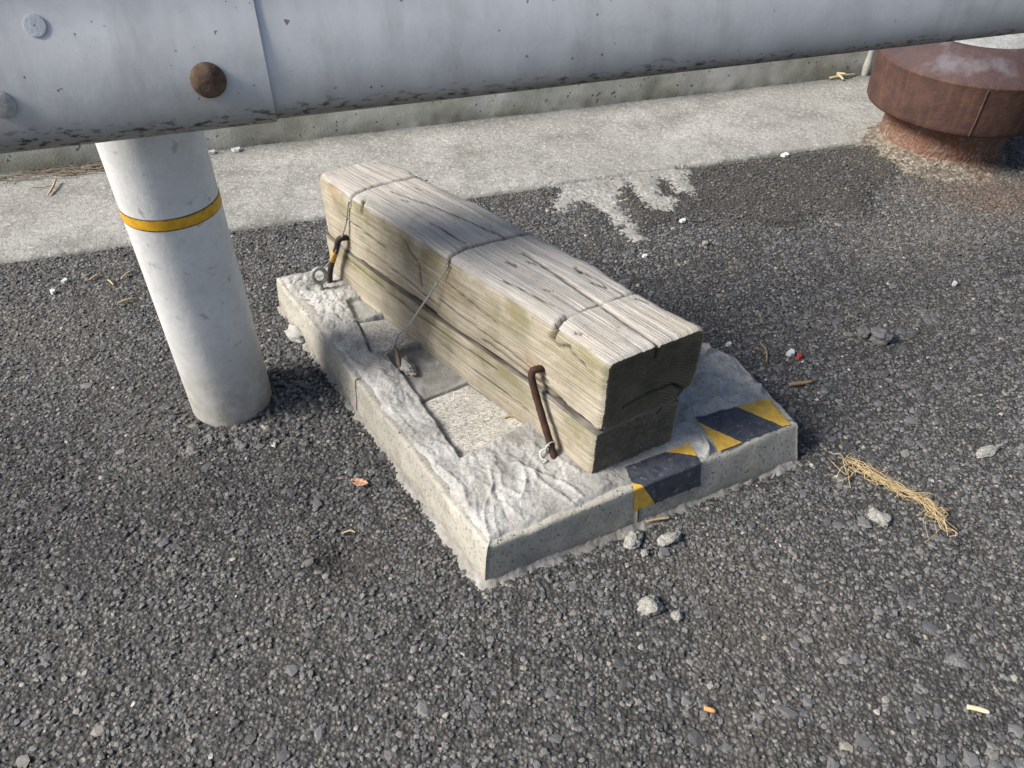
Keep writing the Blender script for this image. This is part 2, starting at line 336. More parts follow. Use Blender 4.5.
c = m.ramp(m.noise(120, 5), (0.3, (0.075, 0.05, 0.036)), (0.7, (0.17, 0.115, 0.08))); m.color(c); m.bump(m.noise(500, 4), 0.0006); BOLT = m.m
GBOLT = plain('grey_bolt', (0.42, 0.42, 0.41), 0.6, 0.25, 150, 0.4, 0.2)
m = Mat('rubble_collar', 0.9, 0.2)
c = m.ramp(m.sep(m.voro(190, 'Color'))[0], (0, (0.07, 0.06, 0.05)), (0.5, (0.135, 0.118, 0.097)), (1, (0.26, 0.235, 0.2)))
c = m.mix(m.math('MULTIPLY', m.attr('rusty'), m.ramp(m.noise(34, 6, 0.65), (0.35, 0.35), (0.6, 0.95))), c, (0.15, 0.068, 0.045))
m.color(c); b0 = m.bump(m.voro(150), 0.0022); m.bump(m.noise(400, 4), 0.001, 1.0, b0); COLLAR = m.m
m = Mat('hazard_tape', 0.6, 0.4)
tu, tv, sty = m.attr('tu'), m.attr('tv'), m.attr('sty')
lowy = m.math('LESS_THAN', m.math('ADD', m.math('DIVIDE', tu, 0.33), m.math('DIVIDE', tv, m.attr('ta'))), 1.0)
upy = m.math('GREATER_THAN', m.math('ADD', tu, m.math('MULTIPLY', tv, m.attr('tb'))), m.attr('tc'))
isy = m.math('MAXIMUM', lowy, upy)
dirt = m.noise(90, 5, 0.65)
yc = m.ramp(dirt, (0.3, (0.36, 0.22, 0.04)), (0.65, (0.58, 0.36, 0.05))); kc = m.ramp(dirt, (0.35, (0.022, 0.026, 0.038)), (0.75, (0.06, 0.066, 0.085)))
c = m.mix(isy, kc, yc); c = m.mix(m.ramp(m.noise(170, 4), (0.58, 0.0), (0.74, 0.4)), c, (0.3, 0.29, 0.27))
m.color(c); m.bump(m.noise(260, 4), 0.0006); TAPE = m.m
m = Mat('yellow_tape', 0.5, 0.4)
c = m.ramp(m.noise(110, 4), (0.3, (0.55, 0.29, 0.015)), (0.7, (0.72, 0.41, 0.025)))
ed = m.math('ADD', m.attr('edge'), m.math('MULTIPLY', m.math('SUBTRACT', m.noise(260, 4), 0.5), 0.5))
m.color(m.mix(m.ramp(ed, (0.7, 0.0), (0.85, 1.0)), c, (0.1, 0.06, 0.03))); YTAPE = m.m
WIRE = plain('grey_wire', (0.3, 0.3, 0.29), 0.55, 0.2, 300, 0.4, 0.4, 0)
DKWIRE = plain('dark_wire', (0.09, 0.09, 0.085), 0.6, 0.3, 300, 0.4, 0.4, 0)
EYE = plain('zinc_eye', (0.27, 0.28, 0.26), 0.6, 0.3, 250, 0.4, 0.4, 0.0004)
STRAW = plain('dry_straw', (0.42, 0.325, 0.185), 0.8, 0.3, 200, 0.3, 0, 0)
PALESTRAW = plain('pale_straw', (0.6, 0.5, 0.33), 0.8, 0.25, 200, 0.3, 0, 0)
BROWNSTRAW = plain('brown_straw', (0.23, 0.185, 0.125), 0.85, 0.35, 150, 0.2, 0, 0)
TWIG = plain('brown_twig', (0.26, 0.18, 0.11), 0.85, 0.3, 200, 0.2, 0, 0.0006)
LEAF = plain('dead_leaf', (0.5, 0.3, 0.19), 0.75, 0.25, 130, 0.3, 0, 0.0004)
CRUMB = plain('mortar_crumb', (0.31, 0.305, 0.285), 0.92, 0.4, 260, 0.2, 0, 0.003)
DARKROCK = plain('dark_rock', (0.12, 0.12, 0.12), 0.85, 0.4, 140, 0.3, 0, 0.0012)
WHITE = plain('white_scrap', (0.55, 0.57, 0.58), 0.6, 0.12, 130, 0.4, 0, 0.0004)
RED = plain('red_plastic', (0.45, 0.03, 0.04), 0.5, 0.15, 130, 0.4, 0, 0)
ORANGE = plain('orange_bark', (0.55, 0.26, 0.1), 0.7, 0.2, 130, 0.3, 0, 0)

# ------------------------------------------------------------------ site plan (metres)
ANG = math.radians(17.9); DS = np.array([math.cos(ANG), math.sin(ANG)]); DT = np.array([-math.sin(ANG), math.cos(ANG)])
S0 = np.array([-0.937, 1.191]); STRIP_W = 0.365                       # asphalt / concrete line and its width to the wall
SLAB_B = [(-0.029, 0.525), (0.394, 0.729), (0.338, 0.884), (0.300, 0.914), (-0.035, 1.262), (-0.399, 1.069)]
SLAB_T = [(-0.026, 0.531), (0.384, 0.742), (0.330, 0.884), (0.295, 0.907), (-0.04, 1.255), (-0.394, 1.070)]
SLAB_H = 0.0585
PX, PY = -0.4125, 0.83
BX, BY = 1.0, 1.755                                                   # bollard
RIDGE = [(0.24, 1.34), (0.33, 1.36), (0.42, 1.376), (0.5, 1.392), (0.565, 1.38), (0.643, 1.411), (0.717, 1.401), (0.776, 1.53), (0.86, 1.6)]
PATCH = RIDGE + [(0.9, 1.78), (0.2, 1.56)]
def strip_t(x, y): return (x - S0[0]) * DT[0] + (y - S0[1]) * DT[1]
def ground_parts(x, y):
    x, y = np.asarray(x, float), np.asarray(y, float)
    near = (np.abs(x) < 2.2) & (y > -0.3) & (y < 2.4)
    patch = sstep(-0.004, 0.022, sdist(x, y, PATCH) + 0.007 * fbm(x * 60, y * 60, seed=3, oct=2))
    h = 0.004 * fbm(x * 5, y * 5, seed=1, oct=3) + 0.0022 * fbm(x * 28, y * 28, seed=2, oct=3)
    h = h + 0.0065 * patch
    h = h - 0.011 * np.exp(-(((x + 0.205) / 0.03) ** 2 + ((y - 0.56) / 0.03) ** 2))
    h = h - 0.004 * np.exp(-(((x - 0.5) / 0.12) ** 2 + ((y - 1.3) / 0.05) ** 2))
    flat = sstep(-0.03, 0.0, strip_t(x, y))
    h = h * (1 - 0.75 * flat)
    h = np.where(strip_t(x, y) > 0.004, -0.012, h - 0.002 * flat)
    sl = sstep(-0.03, 0.0, sdist(x, y, SLAB_B)); h = h * (1 - sl) - 0.004 * sl
    return np.where(near, h, np.where(strip_t(x, y) > 0.004, -0.012, 0.0)), patch
def gh(x, y): return float(ground_parts(np.array([x]), np.array([y]))[0][0])
def dust_map(x, y):
    d = 0.5 * sstep(0.05, 0.6, fbm(x * 4, y * 4, seed=31)) 
    d = d + 0.75 * np.exp(-(((x - 0.72) / 0.22) ** 2 + ((y - 1.06) / 0.09) ** 2)) * (0.55 + 0.45 * fbm(x * 14, y * 14, seed=32))
    d = d + 0.9 * np.exp(-((np.hypot(x - BX, y - BY) - 0.17) / 0.1) ** 2)
    d = d + 0.35 * sstep(0.3, 1, ground_parts(x, y)[1]) + 0.5 * np.exp(-(((x - 0.9) / 0.2) ** 2 + ((y - 1.35) / 0.12) ** 2))
    return np.clip(d * 0.42, 0, 1)

def dark_tone_map(x, y): return np.clip(0.4 * sstep(-0.02, 0.03, sdist(x, y, PATCH) + 0.012 * fbm(x * 40, y * 40, seed=38)) + 1.3 * np.exp(-(((x + 0.2) / 0.042) ** 2 + ((y - 0.557) / 0.03) ** 2)) * (0.6 + 0.9 * fbm(x * 45, y * 45, seed=37)) + 0.9 * np.exp(-(((x - 0.53) / 0.05) ** 2 + ((y - 1.375) / 0.012) ** 2)), 0, 0.85)  # darker newer asphalt patch, plus dark spots in the hollow and along the ridge
def stain_map(x, y): return np.clip(0.75 * np.exp(-(((x - 1.04) / 0.13) ** 2 + ((y - 1.5) / 0.08) ** 2)) * (0.8 + 0.5 * fbm(x * 20, y * 20, seed=36)), 0, 1)
# ------------------------------------------------------------------ asphalt ground: one sheet, dense where it is seen close
def axis(lo, hi, step, far):
    a = list(np.arange(lo, hi, step)); s = step; x = a[-1]; right = []
    while x < far: s *= 1.35; x += s; right.append(x)
    s = step; x = lo; left = []
    while x > -far: s *= 1.35; x -= s; left.append(x)
    return np.array(left[::-1] + a + right)
gx = axis(-1.15, 1.35, 0.0045, 900); gy = axis(0.2, 1.95, 0.0045, 900)
X, Y = np.meshgrid(gx, gy); Hh, pt = ground_parts(X, Y)
dn = (X > -1.3) & (X < 1.5) & (Y > 0.1) & (Y < 2.0) & (strip_t(X, Y) < 0) & (sdist(X, Y, SLAB_B) < 0.0)
w1, w2 = worley(X / 0.0095, Y / 0.0095, 4)
mic = (0.003 * sstep(0.02, 0.45, w2 - w1) + 0.0012 * fbm(X * 120, Y * 120, seed=8, oct=2)) * (1 - 0.45 * pt) - 0.0018
Hh = np.where(dn, Hh + mic, Hh)
o = mesh_obj('asphalt_ground', np.stack([X, Y, Hh], -1), gridf(len(gx), len(gy)), ASPHALT, attrs={'dust': dust_map(X, Y), 'stain': stain_map(X, Y), 'dark_tone': dark_tone_map(X, Y)}); structure(o)

# aggregate chips bedded in the asphalt
def ico():
    t = (1 + 5 ** 0.5) / 2
    v = np.array([(-1, t, 0), (1, t, 0), (-1, -t, 0), (1, -t, 0), (0, -1, t), (0, 1, t), (0, -1, -t), (0, 1, -t), (t, 0, -1), (t, 0, 1), (-t, 0, -1), (-t, 0, 1)]) / math.hypot(1, t)
    f = np.array([(0, 11, 5), (0, 5, 1), (0, 1, 7), (0, 7, 10), (0, 10, 11), (1, 5, 9), (5, 11, 4), (11, 10, 2), (10, 7, 6), (7, 1, 8), (3, 9, 4), (3, 4, 2), (3, 2, 6), (3, 6, 8), (3, 8, 9), (4, 9, 5), (2, 4, 11), (6, 2, 10), (8, 6, 7), (9, 8, 1)])
    return v, f
IV, IF = ico()
def chips(n, xr, yr, smin, smax, power, sink, seed, keep, flat=(0.45, 0.8), worn=None):
    r = np.random.default_rng(seed)
    x = r.uniform(*xr, n); y = r.uniform(*yr, n); k = keep(x, y, r); x, y = x[k], y[k]; n = len(x)
    s = smin + (smax - smin) * r.random(n) ** power
    V = IV[None] * (1 + r.uniform(-0.28, 0.28, (n, 12, 1)))
    V = V * np.stack([r.uniform(0.75, 1.3, n), r.uniform(0.75, 1.15, n), r.uniform(*flat, n)], -1)[:, None] * s[:, None, None]
    a = r.uniform(0, 6.283, n); tx, ty = r.normal(0, 0.18, n), r.normal(0, 0.18, n)
    ca, sa = np.cos(a)[:, None], np.sin(a)[:, None]
    vx = V[..., 0] * ca - V[..., 1] * sa; vy = V[..., 0] * sa + V[..., 1] * ca; vz = V[..., 2] + vx * tx[:, None] + vy * ty[:, None]
    z = ground_parts(x, y)[0] - sink * s
    if worn is not None:                      # trafficked stones: worn flat and pressed in so the tops lie nearly level
        cut = (worn * s)[:, None]; vz = np.where(vz > cut, cut + (vz - cut) * 0.22 + 0.15 * (vx * tx[:, None] + vy * ty[:, None]), vz); z = ground_parts(x, y)[0] - worn * s + r.uniform(0.0002, 0.0017, n)
    P = np.stack([vx + x[:, None], vy + y[:, None], vz + z[:, None]], -1)
    F = (IF[None] + (np.arange(n) * 12)[:, None, None]).reshape(-1, 3)
    return P.reshape(-1, 3), F, np.repeat(dust_map(x, y), 12)
def inview(x, y): return (np.abs(x + 0.0) < 0.30 + 0.72 * y) & (strip_t(x, y) < -0.002) & (sdist(x, y, SLAB_B) < -0.001) & (np.hypot(x - PX, y - PY) > 0.056)
def keep_small(x, y, r):
    p = ground_parts(x, y)[1]; dens = 0.55 + 0.45 * sstep(-0.3, 0.3, fbm(x * 9, y * 9, seed=41))
    return inview(x, y) & (r.random(len(x)) < dens * (1 - 0.45 * p))
def keep_big(x, y, r):
    p = ground_parts(x, y)[1]; dens = 0.35 + 0.65 * sstep(-0.2, 0.5, x - 0.25 * y)
    return inview(x, y) & (r.random(len(x)) < dens * (1 - 0.8 * p))
sets = [chips(140000, (-1.15, 1.3), (0.22, 1.95), 0.0011, 0.0040, 1.6, 0.15, 1, keep_small, (0.5, 0.85), 0.34),
        chips(8000, (-1.15, 1.3), (0.22, 1.95), 0.0036, 0.0095, 2.8, 0.25, 2, keep_big, (0.5, 0.8), 0.22)]
V = np.concatenate([s[0] for s in sets]); k = np.cumsum([0] + [len(s[0]) for s in sets])
F = np.concatenate([s[1] + k[i] for i, s in enumerate(sets)]); D = np.concatenate([s[2] for s in sets])
o = mesh_obj('asphalt_aggregate', V, F, AGG, smooth=False, attrs={'dust': D, 'stain': stain_map(V[:, 0], V[:, 1]), 'dark_tone': dark_tone_map(V[:, 0], V[:, 1]), 'big': (np.arange(len(V)) >= k[1]).astype(float)}); o['kind'] = 'stuff'; o['label'] = 'dark stone chips bedded in the rough asphalt'
# loose grit gathered round the post foot
def keep_grit(x, y, r):
    d = np.hypot(x - PX - 0.03, (y - PY + 0.0)); return inview(x, y) & (r.random(len(x)) < np.exp(-((d - 0.06) / 0.045) ** 2) * 0.9)
v, f, dd = chips(3000, (-0.6, -0.2), (0.66, 1.0), 0.0018, 0.0056, 1.8, -0.15, 3, keep_grit)
o = mesh_obj('loose_grit', v, f, AGG, smooth=False, attrs={'dust': dd * 0.2}); o['kind'] = 'stuff'; o['label'] = 'loose dark grit gathered around the foot of the post'

# ------------------------------------------------------------------ gutter strip, spilt mortar, wall
ss = axis(-0.6, 2.35, 0.006, 60); tt = np.concatenate([[-0.003], np.arange(0, STRIP_W + 0.02, 0.0055)])
A, B = np.meshgrid(ss, tt)
rag = 0.003 * fbm(A * 30, A * 0 + 2, seed=51) + 0.004 * fbm(A * 4, A * 0, seed=52)
Bt = np.where(B <= 0.02, B + rag * (1 - np.clip(B, 0, 0.02) / 0.02), B)
z = 0.0055 + 0.0022 * fbm(A * 7, B * 7, seed=53) + 0.0011 * fbm(A * 45, B * 45, seed=54) + 0.0006 * fbm(A * 160, B * 160, seed=55, oct=2)
z = z - 0.004 * np.exp(-(B / 0.006) ** 2); z[0] = -0.015
XX = S0[0] + DS[0] * A + DT[0] * Bt; YY = S0[1] + DS[1] * A + DT[1] * Bt
structure(mesh_obj('gutter', np.stack([XX, YY, z], -1), gridf(len(ss), len(tt)), STRIP))

SPILL = [(0.02, 1.53), (0.10, 1.515), (0.085, 1.466), (0.066, 1.423), (0.1, 1.402), (0.127, 1.442), (0.161, 1.445), (0.187, 1.394), (0.207, 1.34), (0.236, 1.29), (0.25, 1.3), (0.238, 1.36), (0.226, 1.4),
         (0.216, 1.448), (0.226, 1.52), (0.246, 1.53), (0.262, 1.485), (0.27, 1.44), (0.287, 1.41), (0.318, 1.409), (0.334, 1.443), (0.318, 1.47), (0.306, 1.517), (0.33, 1.545), (0.346, 1.49), (0.375, 1.474), (0.372, 1.532), (0.375, 1.62), (0.2, 1.6)]
x1 = np.arange(0.0, 0.42, 0.0024); y1 = np.arange(1.2, 1.64, 0.0024); X, Y = np.meshgrid(x1, y1)
d = sdist(X, Y, SPILL) + 0.022 * fbm(X * 60, Y * 60, seed=61, oct=5, gain=0.65) - 0.002; d = d - 0.02 * (sstep(0.25, 0.5, fbm(X * 38, Y * 38, seed=62, oct=3)))
z = ground_parts(X, Y)[0] * (strip_t(X, Y) < 0) + np.clip(d * 0.16, -0.004, 0.0018) + 0.0002 + 0.0018 * fbm(X * 150, Y * 150, seed=63)
kk = sstep(-0.004, 0.004, strip_t(X, Y)); z = z * (1 - kk) + kk * np.where(d > 0, 0.0062, 0.001)
msk = (d > -0.016) & (strip_t(X, Y) < 0.012)
o = mesh_obj('mortar_spill', np.stack([X, Y, z], -1), gridf(len(x1), len(y1), msk), STRIP); structure(o)

# low concrete wall behind the gutter
wl = thing('concrete_wall', 'low weathered grey-green concrete wall along the far edge of the gutter', 'wall', tuple(S0 + DT * STRIP_W) + (0.0,))
ss = np.arange(-3.0, 6.0, 0.012); prof = dense([(0.0, -0.03), (0.0, 0.25), (0.012, 0.262), (0.14, 0.262), (0.15, 0.25), (0.15, -0.03)], 0.012); pr_ = np.array(prof)
A, K = np.meshgrid(ss, np.arange(len(prof))); t_ = STRIP_W + pr_[K, 0]; z = pr_[K, 1]
dd = 0.0035 * fbm(A * 12, z * 12, seed=71) + 0.0012 * fbm(A * 60, z * 60, seed=72)
t_ = t_ + np.where(K < len(prof) / 2, dd, -dd)
part('wall_body', np.stack([S0[0] + DS[0] * A + DT[0] * t_, S0[1] + DS[1] * A + DT[1] * t_, z], -1), gridf(len(ss), len(prof)), WALL, wl)
# pale mortar drip on the wall face
c0 = np.array([0.965, 2.2]) ; s_ = (c0 - S0) @ DS; zz = np.linspace(0.0, 0.10, 14); rr = 0.011 * (0.75 + 0.3 * np.sin(zz * 50) ** 2)
P = [(*(S0 + DS * s_ + DT * (STRIP_W - 0.001)), q) for q in zz]; v, f = tube(P, rr, 10)
part('mortar_drip', v, f, plain('pale_drip', (0.46, 0.45, 0.42), 0.9, 0.2, 90), wl)

# ------------------------------------------------------------------ guard rail
rl = thing('guard_rail', 'galvanised steel roadside guard rail on a white post with a yellow band', 'guard rail', (PX, PY, 0))
MT = -DT                                                               # towards the camera
PROF = [(0.066, 0.456), (0.078, 0.450), (0.090, 0.449), (0.1, 0.4515), (0.108, 0.459), (0.1125, 0.47), (0.1135, 0.49), (0.112, 0.52), (0.106, 0.545), (0.094, 0.57), (0.08, 0.592), (0.07, 0.61), (0.066, 0.627)]
PROF = PROF + [(o_, 2 * 0.627 - z_) for o_, z_ in PROF[-2::-1]]
PF = spline(PROF, 110)
def rail_at(z):                     # front of the lower lobe at height z
    k = np.argmin(np.abs(PF[:55, 1] - z) + (PF[:55, 0] < 0.09) * 0.01 * (z < 0.5)); return PF[k, 0]
def panel(s0, s1, push, seed):
    ss = np.linspace(s0, s1, int((s1 - s0) / 0.02) + 2)
    T = np.gradient(PF, axis=0); T /= np.linalg.norm(T, axis=1)[:, None]; Nn = np.stack([T[:, 1], -T[:, 0]], -1)
    outer = PF + Nn * push; inner = PF + Nn * (push - 0.0026); loop = np.concatenate([outer, inner[::-1]])
    A, K = np.meshgrid(ss, np.arange(len(loop) + 1)); Lp = np.concatenate([loop, loop[:1]])
    o_ = Lp[K, 0] + 0.0012 * fbm(A * 3.0, Lp[K, 1] * 8, seed=seed, oct=2); z = Lp[K, 1] + 0.0008 * fbm(A * 2.5, A * 0, seed=seed + 3, oct=2) - 0.0042 + 0.0062 * np.clip(A, -0.2, 1.3)
    XY = np.stack([PX + DS[0] * A + MT[0] * o_, PY + DS[1] * A + MT[1] * o_, z], -1)
    nx, ny = len(ss), len(loop) + 1; f = gridf(nx, ny); i = np.arange(nx * ny).reshape(ny, nx); n = len(outer)
    caps, extra = [], [XY.reshape(-1, 3)]; hz, ax_ = [(z - 0.449).ravel()], [(A + s0 * 3).ravel()]; k = nx * ny
    for c in (0, nx - 1):                     # cut ends with verts of their own, so the edge stays crisp
        extra.append(XY[:, c]); hz.append(z[:, c] - 0.449); ax_.append(A[:, c] + s0 * 3); j = np.arange(k, k + ny); k += ny
        caps.append(np.stack([j[:n - 1], j[1:n], j[2 * n - 2:n - 1:-1], j[2 * n - 1:n:-1]], -1))
    return np.concatenate(extra), np.concatenate([f] + caps), {'hz': np.concatenate(hz), 'alongx': np.concatenate(ax_), 'panel': np.full(k, 1.0 if s1 > 1 else 0.0)}
for s0, s1, push, seed, lab in ((-1.9, 0.141, 0.0, 81, 'lapped rail panel with bolts, on the left'), (-0.17, 4.2, -0.0034, 91, 'rail panel running on to the right behind the lap')):
    v, f, at = panel(s0, s1, push, seed); p = part('rail_panel', v, f, RAIL, rl, attrs=at); p['label'] = lab
def bolt_on(s, z, r, h, mat, name, lab, washer=None):
    z -= 0.0042; ofs = rail_at(z + 0.0042); dz = 0.002; sl = (rail_at(z + 0.012) - rail_at(z - 0.012)) / 0.024
    nrm = Vector((MT[0], MT[1], -sl)).normalized(); c = Vector((PX + DS[0] * s + MT[0] * ofs, PY + DS[1] * s + MT[1] * ofs, z))
    a = Vector((DS[0], DS[1], 0)); b = nrm.cross(a).normalized(); a = b.cross(nrm)
    e0 = min(0.0015, h * 0.15); prof = [(r, -0.002), (r, e0), (r * 0.985, max(e0, h * 0.25))] + [(r * math.cos(t), h * (0.25 + 0.75 * math.sin(t))) for t in np.linspace(0.25, math.pi / 2 - 0.14, 9)] + [(0.0006, h * 0.992)]
    v, f = lathe(prof, 28); rr = 1 + 0.05 * fbm(v[:, 0] * 120 + s * 9, v[:, 1] * 120, v[:, 2] * 120, seed=7)
    v = v * rr[:, None]; P = np.array([c + a * q[0] + b * q[1] + nrm * q[2] for q in v])
    o = part(name, P, f, mat, rl); o['label'] = lab
bolt_on(0.085, 0.506, 0.0165, 0.011, BOLT, 'bolt', 'rusty brown domed bolt head')
bolt_on(-0.097, 0.502, 0.0125, 0.004, GBOLT, 'bolt', 'flat grey bolt head at the left edge')
bolt_on(-0.049, 0.5625, 0.0095, 0.0007, plain('pale_zinc', (0.52, 0.55, 0.59), 0.55, 0.12, 150, 0.4), 'bolt', 'faint flat galvanised bolt head')
# post: a galvanised tube with a domed cap
QX, QY = PX - 0.002, PY + 0.008       # the post stands a little behind the bracket line
prof = dense([(0.057, -0.03), (0.057, 0.795)], 0.02) + [(0.0555, 0.803), (0.045, 0.811), (0.02, 0.815), (0.0005, 0.816)]
v, f = lathe(prof, 96, (QX, QY)); post = part('post', v, f, POST, rl)
zb = np.array([0.3135, 0.3145, 0.3158, 0.3215, 0.3272, 0.3285, 0.3295]); rb = np.array([0.0569, 0.0576, 0.0577, 0.0577, 0.0577, 0.0576, 0.0569])
v, f = lathe(list(zip(rb, zb)), 96, (QX, QY)); e = np.repeat(np.abs(zb - 0.3215) / 0.008, 96)
sub('reflective_band', v, f, YTAPE, post, rl, attrs={'edge': e})
def box(c, hx, hy, z0, z1, ax=DS, ay=None):
    ay = MT if ay is None else ay; P = [(*(np.array(c) + ax * sx * hx + ay * sy * hy), z) for z in (z0, z1) for sx, sy in ((-1, -1), (1, -1), (1, 1), (-1, 1))]
    return np.array(P), [(0, 3, 2, 1), (4, 5, 6, 7), (0, 1, 5, 4), (1, 2, 6, 5), (2, 3, 7, 6), (3, 0, 4, 7)]
v, f = box(np.array([PX, PY]) + MT * 0.058, 0.035, 0.0065, 0.58, 0.675); part('bracket', v, f, GBOLT, rl, smooth=False)

# ------------------------------------------------------------------ concrete base block
cb = thing('concrete_base', 'low grey concrete and mortar block with hazard tape carrying the timber', 'concrete block', (0.0, 0.9, 0.0))
def lerp2(a, b, t): return np.array(a)[None] * (1 - t[:, None]) + np.array(b)[None] * t[:, None]
CEN = np.array([-0.0, 0.9]); TOPP = [np.array(p) for p in SLAB_T]; BOT = [np.array(p) for p in SLAB_B]
INN = []
for i in range(6):
    p0, p1, p2 = TOPP[i - 1], TOPP[i], TOPP[(i + 1) % 6]; d1 = (p1 - p0) / np.linalg.norm(p1 - p0); d2 = (p2 - p1) / np.linalg.norm(p2 - p1)
    n1, n2 = np.array([-d1[1], d1[0]]), np.array([-d2[1], d2[0]]); bis = n1 + n2; INN.append(p1 + bis / (bis @ n1) * 0.028)
def edging(i, t0, t1, gap=0.0005):
    j = (i + 1) % 6; L = np.linalg.norm(TOPP[j] - TOPP[i]) * (t1 - t0); n = max(4, int(L / 0.006))
    t = np.linspace(t0 + (gap / L if t0 > 0 else 0), t1 - (gap / L if t1 < 1 else 0), n)
    b, tp_, inn = lerp2(BOT[i], BOT[j], t), lerp2(TOPP[i], TOPP[j], t), lerp2(INN[i], INN[j], t)
    rows = [np.c_[b, np.full(n, -0.012)]]
    for q in np.linspace(0.02, 0.93, 9): rows.append(np.c_[b * (1 - q) + tp_ * q, np.full(n, SLAB_H * q)])
    rows.append(np.c_[tp_ * 0.97 + inn * 0.03, np.full(n, SLAB_H * 0.985)])
    rows.append(np.c_[tp_ * 0.85 + inn * 0.15, np.full(n, SLAB_H)])
    rows.append(np.c_[tp_ * 0.4 + inn * 0.6, np.full(n, SLAB_H - 0.001)])
    rows.append(np.c_[inn, np.full(n, SLAB_H - 0.001)]); rows.append(np.c_[inn, np.full(n, -0.012)]); rows.append(rows[0])
    V = np.stack(rows); x, y, z = V[..., 0], V[..., 1], V[..., 2]
    V = V + np.stack([0.0016 * fbm(x * 30, y * 30, z * 30, seed=101), 0.0016 * fbm(x * 30, y * 30, z * 30, seed=102), 0.0012 * fbm(x * 40, y * 40, z * 40, seed=103)], -1)
    chip = np.clip(fbm(x * 28, y * 28, seed=104, oct=4) - 0.12, 0, 1) * np.exp(-((z - SLAB_H) / 0.006) ** 2); V[..., 2] -= 0.012 * chip
    f = gridf(n, len(rows)); idx = np.arange(n * len(rows)).reshape(len(rows), n)
    F = [tuple(q) for q in f] + [tuple(idx[:-1, 0])[::-1], tuple(idx[:-1, -1])]
    return V.reshape(-1, 3), F
for i, t0, t1 in ((0, 0, 0.452), (0, 0.452, 1), (1, 0, 1), (2, 0, 1), (3, 0, 0.5), (3, 0.5, 1), (4, 0, 0.5), (4, 0.5, 1), (5, 0, 0.47), (5, 0.47, 1)):
    v, f = edging(i, t0, t1); part('edging_block', v, f, EDGE, cb)

TILE_MAIN = [(-0.126, 0.778), (-0.061, 0.819), (0.026, 0.738), (-0.064, 0.669)]
TILE_UP = [(-0.24, 0.955), (-0.176, 0.975), (-0.118, 0.92), (-0.206, 0.873)]
TILE_FAR = [(-0.269, 1.008), (-0.223, 1.024), (-0.183, 0.981), (-0.246, 0.964)]
DARKP = [(-0.183, 0.872), (-0.118, 0.908), (-0.05, 0.826), (-0.123, 0.777)]
TAPE_A = [(0.142, 0.657), (0.231, 0.70), (0.241, 0.6685), (0.15, 0.6215)]            # left tape, top part (its last edge is the block edge)
TAPE_B = [(0.246, 0.748), (0.357, 0.79), (0.373, 0.7385), (0.267, 0.6845)]
LEFT_DIR = (TOPP[5] - TOPP[0]) / np.linalg.norm(TOPP[5] - TOPP[0]); FRONT_DIR = (TOPP[1] - TOPP[0]) / np.linalg.norm(TOPP[1] - TOPP[0])
BEAM_FOOT = [(0.106, 0.640), (0.205, 0.700), (-0.2, 1.15), (-0.312, 1.10)]
SWIRL = [[(-0.025, 0.675), (0.001, 0.671), (0.017, 0.644), (0.017, 0.615), (0.011, 0.607), (-0.011, 0.62), (-0.013, 0.643), (-0.022, 0.66)],
         [(-0.028, 0.655), (-0.022, 0.618), (-0.031, 0.583), (-0.024, 0.545)], [(-0.052, 0.638), (-0.026, 0.614), (-0.016, 0.56), (-0.007, 0.542)],
         [(0.026, 0.644), (0.051, 0.615), (0.08, 0.592)], [(-0.041, 0.598), (-0.038, 0.56), (-0.03, 0.54)], [(0.004, 0.66), (0.039, 0.64), (0.064, 0.628), (0.09, 0.604)],
         [(-0.004, 0.591), (0.025, 0.56)], [(0.03, 0.69), (0.06, 0.665), (0.085, 0.645)], [(0.293, 0.875), (0.31, 0.83), (0.3, 0.79)], [(0.264, 0.80), (0.28, 0.775), (0.31, 0.785)],
         [(0.25, 0.87), (0.275, 0.83), (0.268, 0.80)], [(-0.09, 0.655), (-0.06, 0.62), (-0.05, 0.585)]]
def terr(n, k=1.0):
    n = n * k; f = np.floor(n); return f + sstep(0.72, 1.0, n - f)
